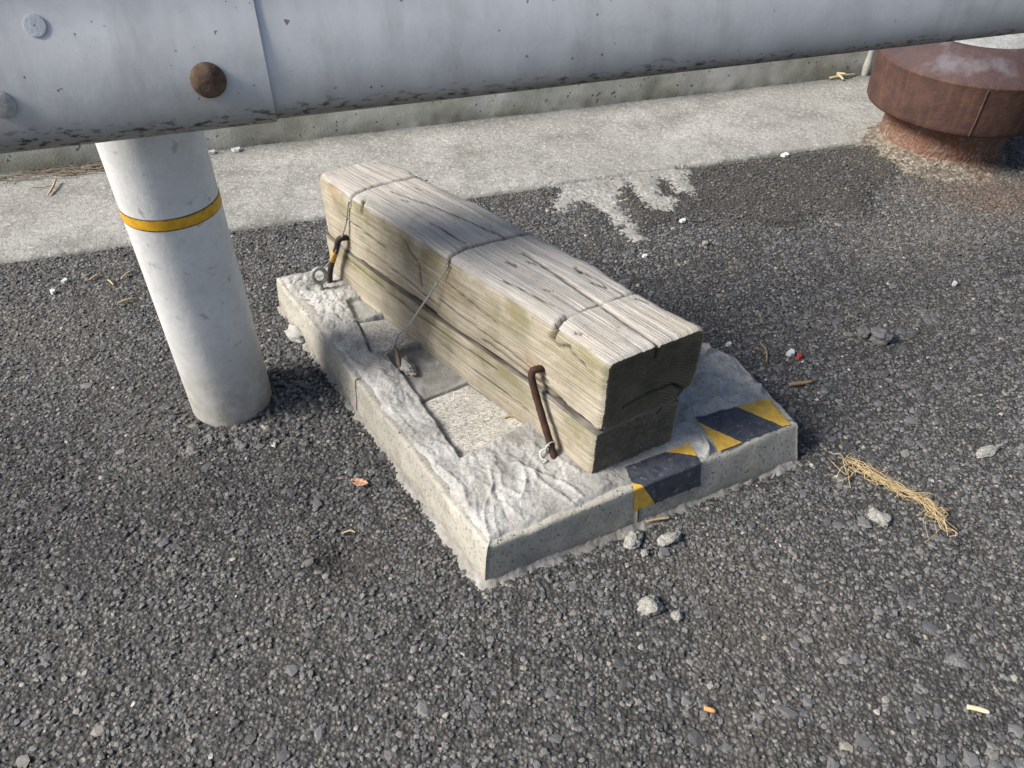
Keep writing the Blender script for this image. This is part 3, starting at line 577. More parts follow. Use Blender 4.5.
def mortar_h(x, y):
    x, y = np.asarray(x, float), np.asarray(y, float)
    de = sdist(x, y, SLAB_T)
    a = (x - TOPP[0][0]) * FRONT_DIR[0] + (y - TOPP[0][1]) * FRONT_DIR[1]; b = (x - TOPP[0][0]) * LEFT_DIR[0] + (y - TOPP[0][1]) * LEFT_DIR[1]
    far = sstep(0.25, 0.55, b)
    h = 0.0605 + 0.0014 * fbm(x * 14, y * 14, seed=111, oct=2) + 0.0007 * fbm(x * 70, y * 70, seed=112, oct=3)
    h = h + 0.0006 * fbm(x * 190, y * 190, seed=123, oct=3) + 0.0026 * np.clip(fbm(a * 26, b * 12 + 2 * fbm(x * 8, y * 8, seed=5), seed=124, oct=4) - 0.02, 0, 1)
    cr = (1 - np.abs(fbm(a * 20 + 2.5 * fbm(x * 10, y * 10, seed=127), b * 9, seed=128, oct=3)) * 7).clip(0, 1) ** 2; h = h + 0.0012 * cr * sstep(0.3, 0.2, b)
    rgt = sstep(0.2, 0.26, x); h = h + rgt * (0.012 * (1 - np.abs(fbm(x * 26, y * 20, seed=125, oct=3)) * 3).clip(0, 1) ** 2 + 0.008 * fbm(x * 38, y * 38, seed=126, oct=4))
    wx = 0.004 * fbm(x * 90, y * 90, seed=141, oct=3); wy = 0.004 * fbm(x * 90, y * 90, seed=142, oct=3)
    h = h + 0.0017 * (terr(fbm(a * 16 + wx * 60, b * 8 + wy * 60 + 3 * fbm(x * 6, y * 6, seed=143), seed=144, oct=3) + 1, 4.0) - 4) * (0.55 + 0.25 * far)
    h = h + 0.0016 * far * (terr(fbm((x + wx) * 30, (y + wy) * 30, seed=145, oct=3) + 1, 4.0) - 4) + (0.0004 + 0.0005 * far) * fbm(x * 240, y * 240, seed=146, oct=2)
    h = h + far * 0.003 * fbm(x * 32, y * 32, seed=113, oct=4) + 0.002 * np.abs(fbm(a * 70 + 3 * fbm(x * 9, y * 9, seed=3), b * 18, seed=114, oct=2))
    # raked lumpy ridge along the left kerb
    dl = segdist(x, y, [tuple(TOPP[0]), tuple(TOPP[5])]); wob = 0.008 * fbm(b * 14, b * 0 + 1, seed=115)
    ridge = np.exp(-((dl - 0.04 - wob) / 0.009) ** 2) * sstep(0.12, 0.2, b)
    h = h + ridge * (0.001 + 0.0016 * np.clip(terr(fbm((x + wx) * 26, (y + wy) * 26, seed=116) + 1, 3.5) - 3, 0, 3))
    # mortar drawn up against the timber
    db = np.maximum(-sdist(x, y, BEAM_FOOT), 0); h = h + 0.005 * np.exp(-(db / 0.012) ** 2) * (0.6 + 0.8 * fbm(x * 40, y * 40, seed=117))
    def rec(poly, dep, w, n=0.004):
        return dep * sstep(-w, w, sdist(x, y, poly) + n * fbm(x * 45, y * 45, seed=118, oct=3))
    keep = 1 - np.maximum(np.maximum(rec(TILE_MAIN, 1, 0.003), rec(TILE_UP, 1, 0.004)), 0.75 * np.maximum(rec(TILE_FAR, 1, 0.003), rec(DARKP, 1, 0.003))) * 0.9
    h = 0.0605 + (h - 0.0605) * keep
    h = h - rec(TILE_MAIN, 0.016, 0.0015, 0.002) - rec(TILE_UP, 0.014, 0.002, 0.003) - rec(TILE_FAR, 0.007, 0.0015, 0.004) - rec(DARKP, 0.006, 0.002, 0.003)
    for k, c in enumerate(SWIRL):
        p = [tuple(q) for q in spline(c, 24)]; d = segdist(x, y, p); d = d + 0.002 * fbm(x * 120 + k, y * 120, seed=122, oct=2); h = h + (0.0026 if k % 2 else 0.0019) * np.exp(-np.abs(d) / 0.0016) + 0.0007 * np.exp(-(d / 0.010) ** 2)
    tp_ = np.maximum(sstep(-0.018, 0.0, sdist(x, y, TAPE_A)), sstep(-0.018, 0.0, sdist(x, y, TAPE_B))); h = h * (1 - tp_) + (0.0598 + 0.0006 * fbm(x * 60, y * 60, seed=119)) * tp_
    lump = np.exp(-(((x - 0.125) / 0.022) ** 2 + ((y - 0.622) / 0.014) ** 2)); h = h + 0.007 * lump * (0.7 + 0.6 * fbm(x * 70, y * 70, seed=120))
    feather = sstep(0.0, 0.012, de - 0.004 + 0.006 * fbm(x * 40, y * 40, seed=121, oct=3)); h = 0.0555 + (h - 0.0555) * feather
    return h
x1 = np.arange(-0.41, 0.4, 0.0015); y1 = np.arange(0.52, 1.28, 0.0015); X, Y = np.meshgrid(x1, y1)
msk = sdist(X, Y, SLAB_T) > 0.002
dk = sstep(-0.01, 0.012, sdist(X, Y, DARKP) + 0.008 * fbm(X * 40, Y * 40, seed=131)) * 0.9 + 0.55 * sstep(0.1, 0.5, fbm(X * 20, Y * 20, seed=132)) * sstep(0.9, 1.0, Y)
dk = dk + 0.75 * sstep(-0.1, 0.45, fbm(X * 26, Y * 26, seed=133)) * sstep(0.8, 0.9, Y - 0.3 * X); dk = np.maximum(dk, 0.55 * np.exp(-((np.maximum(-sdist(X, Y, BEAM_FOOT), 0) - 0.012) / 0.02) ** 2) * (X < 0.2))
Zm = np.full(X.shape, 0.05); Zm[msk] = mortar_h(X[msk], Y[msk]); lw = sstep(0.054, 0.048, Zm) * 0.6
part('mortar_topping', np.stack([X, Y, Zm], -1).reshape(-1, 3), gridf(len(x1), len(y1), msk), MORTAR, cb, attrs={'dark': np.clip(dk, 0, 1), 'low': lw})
def paver(poly, ztop, seed, shrink=0.0015):
    P = np.array(poly); c = P.mean(0); P = c + (P - c) * (1 - shrink / np.linalg.norm(P - c, axis=1))[:, None]; n = 34
    u, v = np.meshgrid(np.linspace(0, 1, n), np.linspace(0, 1, n)); XY = (P[0] * (1 - u[..., None]) + P[1] * u[..., None]) * (1 - v[..., None]) + (P[3] * (1 - u[..., None]) + P[2] * u[..., None]) * v[..., None]
    XY = XY + 0.0012 * np.stack([fbm(XY[..., 0] * 40, XY[..., 1] * 40, seed=seed), fbm(XY[..., 0] * 40, XY[..., 1] * 40, seed=seed + 1)], -1)
    e = np.minimum(np.minimum(u, 1 - u), np.minimum(v, 1 - v)); z = ztop + 0.0005 * fbm(XY[..., 0] * 150, XY[..., 1] * 150, seed=seed + 2) - 0.002 * (e < 0.01)
    z = z - 0.0025 * np.exp(-((u - 0.42) ** 2 + (v - 0.55) ** 2) / 0.0006)
    V = np.concatenate([np.dstack([XY, z]).reshape(-1, 3), np.c_[XY[[0, 0, -1, -1], [0, -1, -1, 0]], np.full(4, 0.03)]])
    i = np.arange(n * n).reshape(n, n); b = n * n
    F = [tuple(q) for q in gridf(n, n)] + [tuple(i[0, ::-1]) + (b, b + 1), tuple(i[::-1, -1]) + (b + 1, b + 2), tuple(i[-1, :]) + (b + 2, b + 3), tuple(i[:, 0]) + (b + 3, b)]
    return V, F
for poly, zt, sd_, lab in ((TILE_MAIN, 0.0532, 141, 'large speckled beige paving piece'), (TILE_UP, 0.0552, 151, 'smaller grey paving piece sunk in the mortar')):
    v, f = paver(poly, zt, sd_); p = part('paving_piece', v, f, PAVER, cb); p['label'] = lab
# ragged mortar skirt squeezed out onto the asphalt
x1 = np.arange(-0.45, 0.45, 0.0022); y1 = np.arange(0.48, 1.3, 0.0022); X, Y = np.meshgrid(x1, y1); d = -sdist(X, Y, SLAB_B)
wd = 0.003 + 0.008 * fbm(X * 22, Y * 22, seed=161, oct=3) + 0.006 * fbm(X * 90, Y * 90, seed=162, oct=2) + 0.006 * np.exp(-(((X - 0.06) / 0.16) ** 2 + ((Y - 0.53) / 0.09) ** 2))
wd = wd + 0.005 * fbm(X * 260, Y * 260, seed=164, oct=2)
msk = (d > -0.012) & (d < wd + 0.010); gz = np.maximum(ground_parts(X, Y)[0], -0.002)
z = gz + np.clip((wd - d) * 0.5, -0.006, 0.006) + 0.0012 * fbm(X * 140, Y * 140, seed=163)
part('mortar_skirt', np.stack([X, Y, z], -1).reshape(-1, 3), gridf(len(x1), len(y1), msk), MORTAR, cb, attrs={'dark': 0.55 + 0.4 * fbm(X * 60, Y * 60, seed=165), 'low': 0.5 + 0.5 * fbm(X * 30, Y * 30, seed=166)})
# hazard tape
def tape(poly, face, at, lab):
    n, k = 96, 46; P = np.array(poly); u, v = np.meshgrid(np.linspace(0, 1, n), np.linspace(0, 1, k)); U, Vv = u[..., None], v[..., None]
    top = (P[3] * (1 - U) + P[2] * U) * (1 - Vv) + (P[0] * (1 - U) + P[1] * U) * Vv
    top = top + 0.0007 * np.dstack([fbm(u * 9 + P[0, 0] * 50, v * 9, seed=171, oct=2), fbm(u * 9, v * 9 + 4, seed=172, oct=2)])
    z = mortar_h(top[..., 0], top[..., 1]) * 0.0 + np.maximum(mortar_h(top[..., 0], top[..., 1]), SLAB_H + 0.0004) + 0.0009
    rows = np.dstack([top, z]); tv = v
    if face:
        e0, e1 = TOPP[0], TOPP[1]; b0, b1 = BOT[0], BOT[1]; L = np.linalg.norm(e1 - e0)
        q = ((top[0] - e0) @ (e1 - e0)) / L ** 2; edge = lerp2(e0, e1, q); base = lerp2(b0, b1, q); out = np.array([FRONT_DIR[1], -FRONT_DIR[0]])
        fr = []
        for s_ in np.linspace(0.62, 0.0, 22):
            g = 1 - s_; c = base * (1 - g) + edge * g + out * 0.0022; fr.append(np.c_[c, np.full(n, SLAB_H * g + (0.001 if s_ == 0 else 0))])
        rows = np.concatenate([np.stack(fr), rows[1:]]); tv = np.repeat(np.linspace(0, 1, rows.shape[0])[:, None], n, 1); u = np.repeat(u[:1], rows.shape[0], 0)
    K = rows.shape[0]; ta, tb, tc = at
    e_ = np.minimum(np.minimum(u, 1 - u) * 1.8, np.minimum(tv, 1 - tv)); keep_ = e_ > 0.03 * fbm(u * 22 + P[0, 0] * 90, tv * 14, seed=173, oct=4) + 0.004
    p = part('hazard_tape', rows.reshape(-1, 3), gridf(n, K, keep_), TAPE, cb, attrs={'tu': u, 'tv': tv, 'ta': np.full(n * K, ta), 'tb': np.full(n * K, tb), 'tc': np.full(n * K, tc)})
    p['label'] = lab
tape(TAPE_A, True, (0.52, 0.8, 1.42), 'piece of tape folded over the block edge below the timber end')
tape(TAPE_B, False, (0.85, 0.36, 0.9), 'piece of tape lying flat near the right corner')
# eye bolt set in the mortar
ex, ey = -0.310, 1.034; ez = float(mortar_h(np.array([ex]), np.array([ey]))[0])
a = np.linspace(0, 2 * math.pi, 33); cdir = np.array([0.93, 0.36])
ringv = tube([(ex + cdir[0] * 0.0105 * math.cos(t), ey + cdir[1] * 0.0105 * math.cos(t), ez + 0.027 + 0.0135 * math.sin(t)) for t in a], 0.0034, 10, False)
v, f = join(ringv, tube([(ex, ey, ez - 0.01), (ex, ey, ez + 0.006), (ex, ey, ez + 0.0145)], 0.0034, 10)); part('eye_bolt', v, f, EYE, cb)
# hook of wire set in the mortar with a loose lump
hk = spline([(-0.173, 0.88, 0.058), (-0.172, 0.876, 0.071), (-0.167, 0.862, 0.074), (-0.163, 0.85, 0.068), (-0.161, 0.84, 0.055)], 20); v, f = tube(hk, 0.0026, 8); part('wire_hook', v, f, plain('ochre_wire', (0.13, 0.105, 0.07), 0.7, 0.3, 200, 0.3), cb)
def lump(c, r, seed, sq=(1, 1, 0.6), det=3, rot=0.0):
    import bmesh
    bm = bmesh.new(); bmesh.ops.create_icosphere(bm, subdivisions=det, radius=1.0); v = np.array([q.co[:] for q in bm.verts]); f = [tuple(x.index for x in q.verts) for q in bm.faces]; bm.free()
    d = 1 + 0.55 * fbm(v[:, 0] * 1.5 + seed, v[:, 1] * 1.5, v[:, 2] * 1.5, seed=seed, oct=4) + 0.3 * fbm(v[:, 0] * 5, v[:, 1] * 5, v[:, 2] * 5, seed=seed + 1)
    v = v * d[:, None] * np.array(sq) * r; ca, sa = math.cos(rot), math.sin(rot); v = np.c_[v[:, 0] * ca - v[:, 1] * sa, v[:, 0] * sa + v[:, 1] * ca, v[:, 2]]
    return v + np.array(c), f
v, f = lump((-0.152, 0.846, 0.06), 0.013, 5, (1.6, 0.7, 0.6), 4, 2.2); part('mortar_lump', v, f, CRUMB, cb)
v, f = lump((-0.35, 0.99, 0.004), 0.015, 6, (0.9, 1.5, 0.5), 3, 0.6); part('mortar_lump', v, f, MORTAR, cb, attrs={'dark': np.full(len(v), 0.2), 'low': np.full(len(v), 0.1)})

# ------------------------------------------------------------------ the timber
tb = thing('timber_beam', 'weathered grey square timber lashed by staples and wire to the concrete block', 'timber', (-0.05, 0.9, SLAB_H))
BA, BB, BE, BF = np.array([.104, .643]), np.array([.2256, .714]), np.array([-.300, 1.088]), np.array([-.199, 1.150])
BLEN = float(np.linalg.norm(BE - BA))
LW = np.array([(0, 0), (0.15, 0.01), (0.3, 0.0), (0.45, -0.035), (0.64, -0.015), (0.84, -0.06), (0.97, -0.03), (1, 0.0)])
RW = np.array([(0, 1), (0.18, 1.03), (0.29, 1.055), (0.47, 1.01), (0.65, 1.02), (0.85, 0.98), (0.97, 0.88), (1, 0.86)])
def bpos(u, w):
    u, w = u[..., None], w[..., None]; return (BA * (1 - u) + BE * u) * (1 - w) + (BB * (1 - u) + BF * u) * w
def timber(z0, z1, left, right, rad, seed, ubeg=0.0, uend=1.0, cracks=(), kerfs=(), side_cracks=(), nu=210, rust=(), topfun=None):
    w_, h_ = 0.135, z1 - z0
    # rounded rectangle, (across 0..1, up 0..1), starting bottom-left going up the left face
    pts = []
    def arc(cx, cy, a0, a1, r):
        for t in np.linspace(a0, a1, 7): pts.append((cx + r * math.cos(t), cy + r * math.sin(t)))
    r = rad; pi = math.pi
    arc(r[0], r[0], -pi / 2, -pi, r[0]); arc(r[1], h_ - r[1], pi, pi / 2, r[1]); arc(w_ - r[2], h_ - r[2], pi / 2, 0, r[2]); arc(w_ - r[3], r[3], 0, -pi / 2, r[3])
    pts.append(pts[0]); P = np.array(dense([tuple(p) for p in pts], 0.0024))[:-1]; n = len(P)
    arcl = np.r_[0, np.cumsum(np.linalg.norm(np.diff(P, axis=0), axis=1))]
    nrm = np.roll(P, -1, 0) - np.roll(P, 1, 0); nrm /= np.linalg.norm(nrm, axis=1)[:, None] + 1e-12; nrm = np.stack([-nrm[:, 1], nrm[:, 0]], -1)
    u = np.linspace(ubeg, uend, nu); Uu, K = np.meshgrid(u, np.arange(n)); Uu, K = Uu.T, K.T       # (nu, n)
    px, pv = P[K, 0], P[K, 1]; nx, nv = nrm[K, 0], nrm[K, 1]; al = arcl[K]; L = Uu * BLEN
    gvw = al + 0.005 * fbm(L * 9, al * 30, seed=seed, oct=2)
    isside = np.abs(nx) > 0.7
    dsp = 0.0007 * fbm(L * 4, gvw * 190, seed=seed + 1, oct=3) + 0.0010 * fbm(L * 5, gvw * 420, seed=seed + 2, oct=2) + 0.0014 * fbm(L * 9, al * 25, seed=seed + 3, oct=3)
    # worn, splintered arrises
    cor = np.minimum(np.abs(px), np.abs(w_ - px)) + np.minimum(pv, h_ - pv); wear = np.exp(-(cor / 0.012) ** 2) * np.clip(fbm(L * 16, K * 0 + (px > w_ / 2) * 9.0 + (pv > h_ / 2) * 4.0, seed=seed + 5, oct=5) + 0.22, 0, 1)
    dsp = dsp - 0.011 * wear * ((pv > h_ / 2) if topfun is not None else 0)
    dsp = dsp + (np.abs(nv) > 0.6) * 0.0028 * fbm(L * 26, px * 30, seed=seed + 21, oct=3) * ((pv < h_ * 0.3) if topfun is not None else (pv > h_ * 0.6))
    if topfun is not None: dsp = dsp - 0.016 * np.exp(-((np.abs(px - w_) + pv) / 0.03) ** 2) * np.clip(fbm(L * 22, pv * 40, seed=seed + 22, oct=4) + 0.25, 0, 1)
    crk = np.zeros_like(L); across = px / w_
    if topfun is not None:
        gapw = np.clip(fbm(L * 15, L * 0 + 3, seed=seed + 31, oct=5) * 1.4 + 0.35 * sstep(0.25, 0.5, Uu) - 0.05, 0, 1); band = 0.0035 + 0.009 * gapw
        gg = sstep(1.0, 0.5, pv / band) * (px < w_ * 0.5); dsp = dsp - gg * 0.011 * (nx < -0.2); crk = np.maximum(crk, gg * 0.95)
    toplike = pv > h_ * 0.6
    for pl, wd, dep in cracks:                       # on the top face, (u, across)
        p = [(a_ * BLEN, b_ * w_) for a_, b_ in pl]; d = segdist(L + 0 * px, px + 0.0012 * fbm(L * 60, L * 0, seed=seed + 6), p); g = np.exp(-(d / wd) ** 2) * (nv > 0.35)
        dsp = dsp - dep * g; crk = np.maximum(crk, g)
    for pl, wd, dep in kerfs:                        # saw or wire cuts over the top and its left arris
        p = [(a_ * BLEN, b_ * w_) for a_, b_ in pl]; d = segdist(L, px, p); g = np.exp(-(d / wd) ** 4) * (pv > h_ - 0.02)
        dsp = dsp - dep * g; crk = np.maximum(crk, g * 0.85)
    for pl, wd, dep in side_cracks:                  # on the left face, (u, height)
        p = [(a_ * BLEN, b_ - z0) for a_, b_ in pl]; d = segdist(L, pv + 0.001 * fbm(L * 80, L * 0, seed=seed + 7), p); g = np.exp(-(d / wd) ** 2) * (nx < -0.35)
        dsp = dsp - dep * g; crk = np.maximum(crk, g)
    qx, qv = px + nx * dsp, pv + nv * dsp
    endw = np.clip(np.minimum(Uu - ubeg, uend - Uu) * BLEN / 0.004, 0, 1); sh = (1 - endw) * 0.0022
    qx, qv = qx + (w_ / 2 - qx) * sh / w_ * 2, qv + (h_ / 2 - qv) * sh / h_ * 2
    lw = np.interp(Uu, left[:, 0], left[:, 1]); rw = np.interp(Uu, right[:, 0], right[:, 1]); W01 = lw + (rw - lw) * qx / w_
    Z = z0 + qv
    if topfun is not None: Z = z0 + qv * topfun(Uu, W01)
    XY = bpos(Uu, W01); V = np.dstack([XY, Z])
    top = sstep(0.35, 0.75, nv + 0.35 * fbm(L * 14, al * 60, seed=seed + 8, oct=3)); rs = np.zeros_like(L)
    for a_, b_, rr in rust: rs = np.maximum(rs, np.exp(-(((L - a_ * BLEN) / rr) ** 2 + ((Z - b_) / rr) ** 2)) * (nx < 0.5) * (0.6 + 0.6 * fbm(L * 90, al * 90, seed=3)))
    if topfun is None: crk = np.maximum(crk, sstep(0.08, 0.4, nv) * (0.75 + 0.3 * fbm(L * 40, al * 90, seed=seed + 9)))
    if topfun is None: dsp = dsp + 0.0
    A = {'gu': L, 'gv': al, 'foot': np.full_like(L, 1.0 if topfun is None else 0.0), 'top': top, 'end': 0 * L, 'crack': np.clip(crk, 0, 1), 'hv': pv / h_, 'rad': 0 * L, 'rust': np.clip(rs, 0, 1)}
    Vs = [V.reshape(-1, 3)]; As = {k_: [a_.ravel()] for k_, a_ in A.items()}; F = [gridf(n, nu, closed_x=True)]
    base = nu * n
    for row, sgn in ((0, 1), (nu - 1, -1)):          # end grain: shrinking rings
        ring = V[row]; qq = np.stack([qx[row], qv[row]], -1); c = ring.mean(0); c2 = qq.mean(0); prev = None; m_ = 26
        for j, s_ in enumerate(np.linspace(1.0, 0.0, m_)):
            R_ = c + (ring - c) * s_; Q = c2 + (qq - c2) * s_; amt = min(1.0, j / 3)
            pit = np.hypot(Q[:, 0] - w_ * 0.5, Q[:, 1] + 0.02); rel = 0.0007 * np.sin(pit * 1500) + 0.0012 * fbm(Q[:, 0] * 90, Q[:, 1] * 90, seed=seed + 11)
            cr_ = np.zeros(len(Q))
            for pl in (ENDCRACK if sgn > 0 else []):
                d = segdist(Q[:, 0], Q[:, 1] + z0, pl); cr_ = np.maximum(cr_, np.exp(-(d / 0.0022) ** 2))
            ax_ = (BA - BE) / BLEN * sgn; R_ = R_ + np.r_[ax_, 0][None] * ((rel * amt - 0.006 * cr_ * amt)[:, None])
            Vs.append(R_); i0 = base + j * n
            for k_, a_ in (('foot', np.full(n, 1.0 if topfun is None else 0.0)), ('gu', np.full(n, u[row] * BLEN)), ('gv', arcl), ('top', np.zeros(n)), ('end', np.full(n, 0.0 if j == 0 else 1.0)), ('crack', cr_), ('hv', Q[:, 1] / h_), ('rad', pit), ('rust', np.zeros(n))): As[k_].append(a_)
            if prev is not None:
                a_ = np.arange(n); b_ = (a_ + 1) % n; q = np.stack([prev + a_, i0 + a_, i0 + b_, prev + b_], -1); F.append(q if sgn > 0 else q[:, ::-1])
            prev = i0
        base += m_ * n
    return np.concatenate(Vs), np.concatenate(F), {k_: np.concatenate(a_) for k_, a_ in As.items()}
ENDCRACK = [[(0.066, 0.245), (0.067, 0.222)], [(0.118, 0.15), (0.1, 0.165), (0.06, 0.166), (0.03, 0.16)], [(0.118, 0.15), (0.1, 0.125)]]
CR = [([(0.40, 0.63), (0.344, 0.608), (0.25, 0.559), (0.175, 0.541), (0.095, 0.513), (-0.01, 0.49)], 0.0018, 0.006), ([(0.806, 0.438), (0.708, 0.542), (0.585, 0.629), (0.478, 0.704)], 0.0013, 0.003),
      ([(0.874, 0.93), (0.799, 0.95)], 0.0018, 0.005), ([(0.79, 0.70), (0.775, 0.72)], 0.0016, 0.002), ([(0.755, 0.40), (0.74, 0.42)], 0.0014, 0.002), ([(0.39, 0.40), (0.366, 0.41)], 0.0017, 0.002), ([(0.38, 0.43), (0.362, 0.4)], 0.0012, 0.002),
      ([(0.372, 0.54), (0.352, 0.57)], 0.0013, 0.002), ([(0.235, 0.73), (0.205, 0.77)], 0.0016, 0.003), ([(0.262, 0.33), (0.25, 0.36)], 0.0012, 0.0015), ([(0.145, 0.84), (0.12, 0.88)], 0.0014, 0.002), ([(0.11, 0.1), (0.1, 0.12)], 0.0013, 0.002), ([(0.3, 0.8), (0.28, 0.76), (0.27, 0.8)], 0.0013, 0.003),
      ([(0.33, 0.15), (0.2, 0.2)], 0.001, 0.0015), ([(0.62, 0.3), (0.5, 0.33)], 0.001, 0.0014), ([(0.3, 0.78), (0.17, 0.8)], 0.0012, 0.002)]
KF = [([(0.835, -0.05), (0.855, 0.395), (0.845, 1.05)], 0.0021, 0.005), ([(0.775, -0.1), (0.797, 0.08)], 0.0026, 0.006), ([(0.462, -0.05), (0.475, 0.08), (0.483, 0.366), (0.477, 0.714), (0.466, 1.05)], 0.0024, 0.006),
      ([(0.14, -0.08), (0.159, 0.19)], 0.0024, 0.007), ([(0.159, 0.19), (0.165, 0.609), (0.162, 0.8)], 0.0012, 0.0014), ([(0.164, 0.8), (0.162, 1.05)], 0.002, 0.005)]
SC = [([(0.625, 0.222), (0.6, 0.207), (0.575, 0.203), (0.566, 0.165)], 0.0016, 0.004), ([(0.78, 0.165), (0.66, 0.158), (0.5, 0.153)], 0.001, 0.003), ([(0.5, 0.168), (0.3, 0.16), (0.15, 0.153)], 0.0013, 0.003), ([(0.35, 0.148), (0.1, 0.14)], 0.002, 0.004),
      ([(0.1, 0.226), (0.13, 0.218), (0.155, 0.222)], 0.0014, 0.004), ([(0.05, 0.216), (0.1, 0.222)], 0.0012, 0.003), ([(0.46, 0.205), (0.3, 0.19)], 0.001, 0.002), ([(0.9, 0.2), (0.7, 0.19)], 0.001, 0.002)]
topf = lambda u, w: 1 - 0.02 * sstep(0.85, 1.0, u) - 0.03 * sstep(0.9, 1.0, u) * sstep(0.6, 1.0, w)
v, f, at = timber(0.132, 0.2405, LW, RW, (0.003, 0.008, 0.012, 0.022), 201, cracks=CR, kerfs=KF, side_cracks=SC, rust=[(0.92, 0.222, 0.014), (0.19, 0.16, 0.016), (0.9, 0.165, 0.014), (0.46, 0.2, 0.012)], topfun=topf)
upper = part('upper_timber', v, f, WOOD, tb, attrs=at)
LW2 = np.array([(0, -0.04), (0.2, -0.015), (0.5, -0.05), (0.8, -0.07), (1, -0.04)]); RW2 = np.array([(0, 0.87), (0.4, 0.9), (1, 0.85)])
v, f, at = timber(0.052, 0.1338, LW2, RW2, (0.003, 0.003, 0.006, 0.006), 231, ubeg=0.001, uend=1.0, side_cracks=[([(0.9, 0.12), (0.6, 0.112), (0.3, 0.117)], 0.0012, 0.003), ([(0.5, 0.09), (0.2, 0.085)], 0.0012, 0.003)], rust=[(0.1, 0.07, 0.012)])
lower = part('lower_timber', v, f, WOOD, tb, attrs=at)
def leftpt(u, z, out):            # a point proud of the timber's left face
    p = bpos(np.array(u), np.array(np.interp(u, LW[:, 0], LW[:, 1]))); nn = np.array([-(BE - BA)[1], (BE - BA)[0]]) / BLEN
    return (float(p[0] - nn[0] * -out), float(p[1] - nn[1] * -out), z)
# bent rebar staples (the near one is red-brown, the far one has flakes of orange)
n1 = spline([leftpt(0.165, 0.163, -0.012), leftpt(0.172, 0.169, 0.006), leftpt(0.176, 0.166, 0.013), leftpt(0.168, 0.15, 0.015), leftpt(0.125, 0.1, 0.017), leftpt(0.088, 0.062, 0.019), leftpt(0.083, 0.05, 0.019)], 46)
v, f = tube(n1, 0.0047 * (1 + 0.05 * np.sin(np.arange(46) * 2.1)), 14); st = part('staple', v, f, BAR, tb); st['label'] = 'red-brown rebar staple near the front end'
n2 = spline([leftpt(0.865, 0.158, -0.012), leftpt(0.875, 0.163, 0.006), leftpt(0.882, 0.16, 0.013), leftpt(0.9, 0.14, 0.014), leftpt(0.94, 0.1, 0.016), leftpt(0.962, 0.07, 0.017), leftpt(0.966, 0.05, 0.017)], 46)
v, f = tube(n2, 0.0047, 14); st2 = part('staple', v, f, plain('black_bar', (0.035, 0.028, 0.024), 0.7, 0.5, 150, 0.3, 0.2), tb); st2['label'] = 'blackened rebar staple at the far end with an orange patch'
k = 26; v, f = tube(n2[k - 2:k + 3], 0.0050, 14); sub('rust_patch', v, f, plain('orange_rust', (0.5, 0.24, 0.05), 0.8, 0.3, 160), st2, tb)
# lashing wires
kz = 0.2385
def topw(u, w, dz=0.0): p = bpos(np.array(u), np.array(w)); return (float(p[0]), float(p[1]), kz + dz)
def hang(a, b, n=18, sag=0.0):
    t = np.linspace(0, 1, n)[:, None]; P = np.array(a) * (1 - t) + np.array(b) * t; P[:, 2] -= sag * np.sin(np.pi * t[:, 0]); return P
def twist(a, b, turns, r, wr):
    t = np.linspace(0, 1, turns * 10); P = np.array(a)[None] * (1 - t[:, None]) + np.array(b)[None] * t[:, None]; d = np.array(b) - np.array(a); d = d / np.linalg.norm(d)
    p = np.cross(d, (0, 0, 1)); p /= np.linalg.norm(p); q = np.cross(d, p); out = []
    for ph in (0, math.pi):
        an = t * turns * math.pi * 2 + ph; out.append(tube(P + r * (np.cos(an)[:, None] * p + np.sin(an)[:, None] * q), wr, 6))
    return join(*out)
wa = leftpt(0.455, 0.232, 0.002); we = (-0.172, 0.878, 0.071); mid = tuple(np.array(wa) * 0.4 + np.array(we) * 0.6)
ov = spline([topw(0.466, 1.0, -0.006), topw(0.477, 0.714, -0.003), topw(0.483, 0.366, -0.003), topw(0.475, 0.06, -0.004), topw(0.462, -0.03, -0.006), wa, tuple(np.array(wa) * 0.75 + np.array(mid) * 0.25)], 40)
lp = twist(tuple(np.array(wa) * 0.55 + np.array(mid) * 0.45), tuple(np.array(mid) * 0.7 + np.array(we) * 0.3), 9, 0.0010, 0.0008); mid = tuple(np.array(mid) * 0.7 + np.array(we) * 0.3); l1 = hang(mid, we, sag=0.004); l2 = hang(mid, we, sag=-0.002); l1[:, 0] += 0.004 * np.sin(np.linspace(0, np.pi, 18)); l2[:, 0] -= 0.004 * np.sin(np.linspace(0, np.pi, 18))
v, f = join(tube(ov, 0.0011, 6), tube(hang(tuple(np.array(wa) * 0.75 + np.array(mid) * 0.25), tuple(np.array(wa) * 0.55 + np.array(mid) * 0.45), 4), 0.0011, 6), lp, tube(l1, 0.0011, 6), tube(l2, 0.0011, 6))
o = part('lashing_wire', v, f, WIRE, tb); o['label'] = 'thin grey wire over the middle of the timber hooked to the mortar'
wb = leftpt(0.835, 0.23, 0.002); eye = (-0.303, 1.036, 0.098)
ov = spline([topw(0.845, 1.0, -0.008), topw(0.855, 0.395, -0.004), topw(0.84, 0.03, -0.004), topw(0.835, -0.06, -0.008), wb, leftpt(0.85, 0.2, 0.004)], 40)
v, f = join(tube(ov, 0.0011, 6), twist(leftpt(0.85, 0.2, 0.004), leftpt(0.875, 0.165, 0.01), 5, 0.0012, 0.0009), tube(hang(leftpt(0.875, 0.165, 0.01), eye, sag=0.006), 0.0009, 6))
o = part('lashing_wire', v, f, WIRE, tb); o['label'] = 'thin grey wire near the far end of the timber tied to the eye bolt'
c = leftpt(0.098, 0.073, 0.019); loops = []
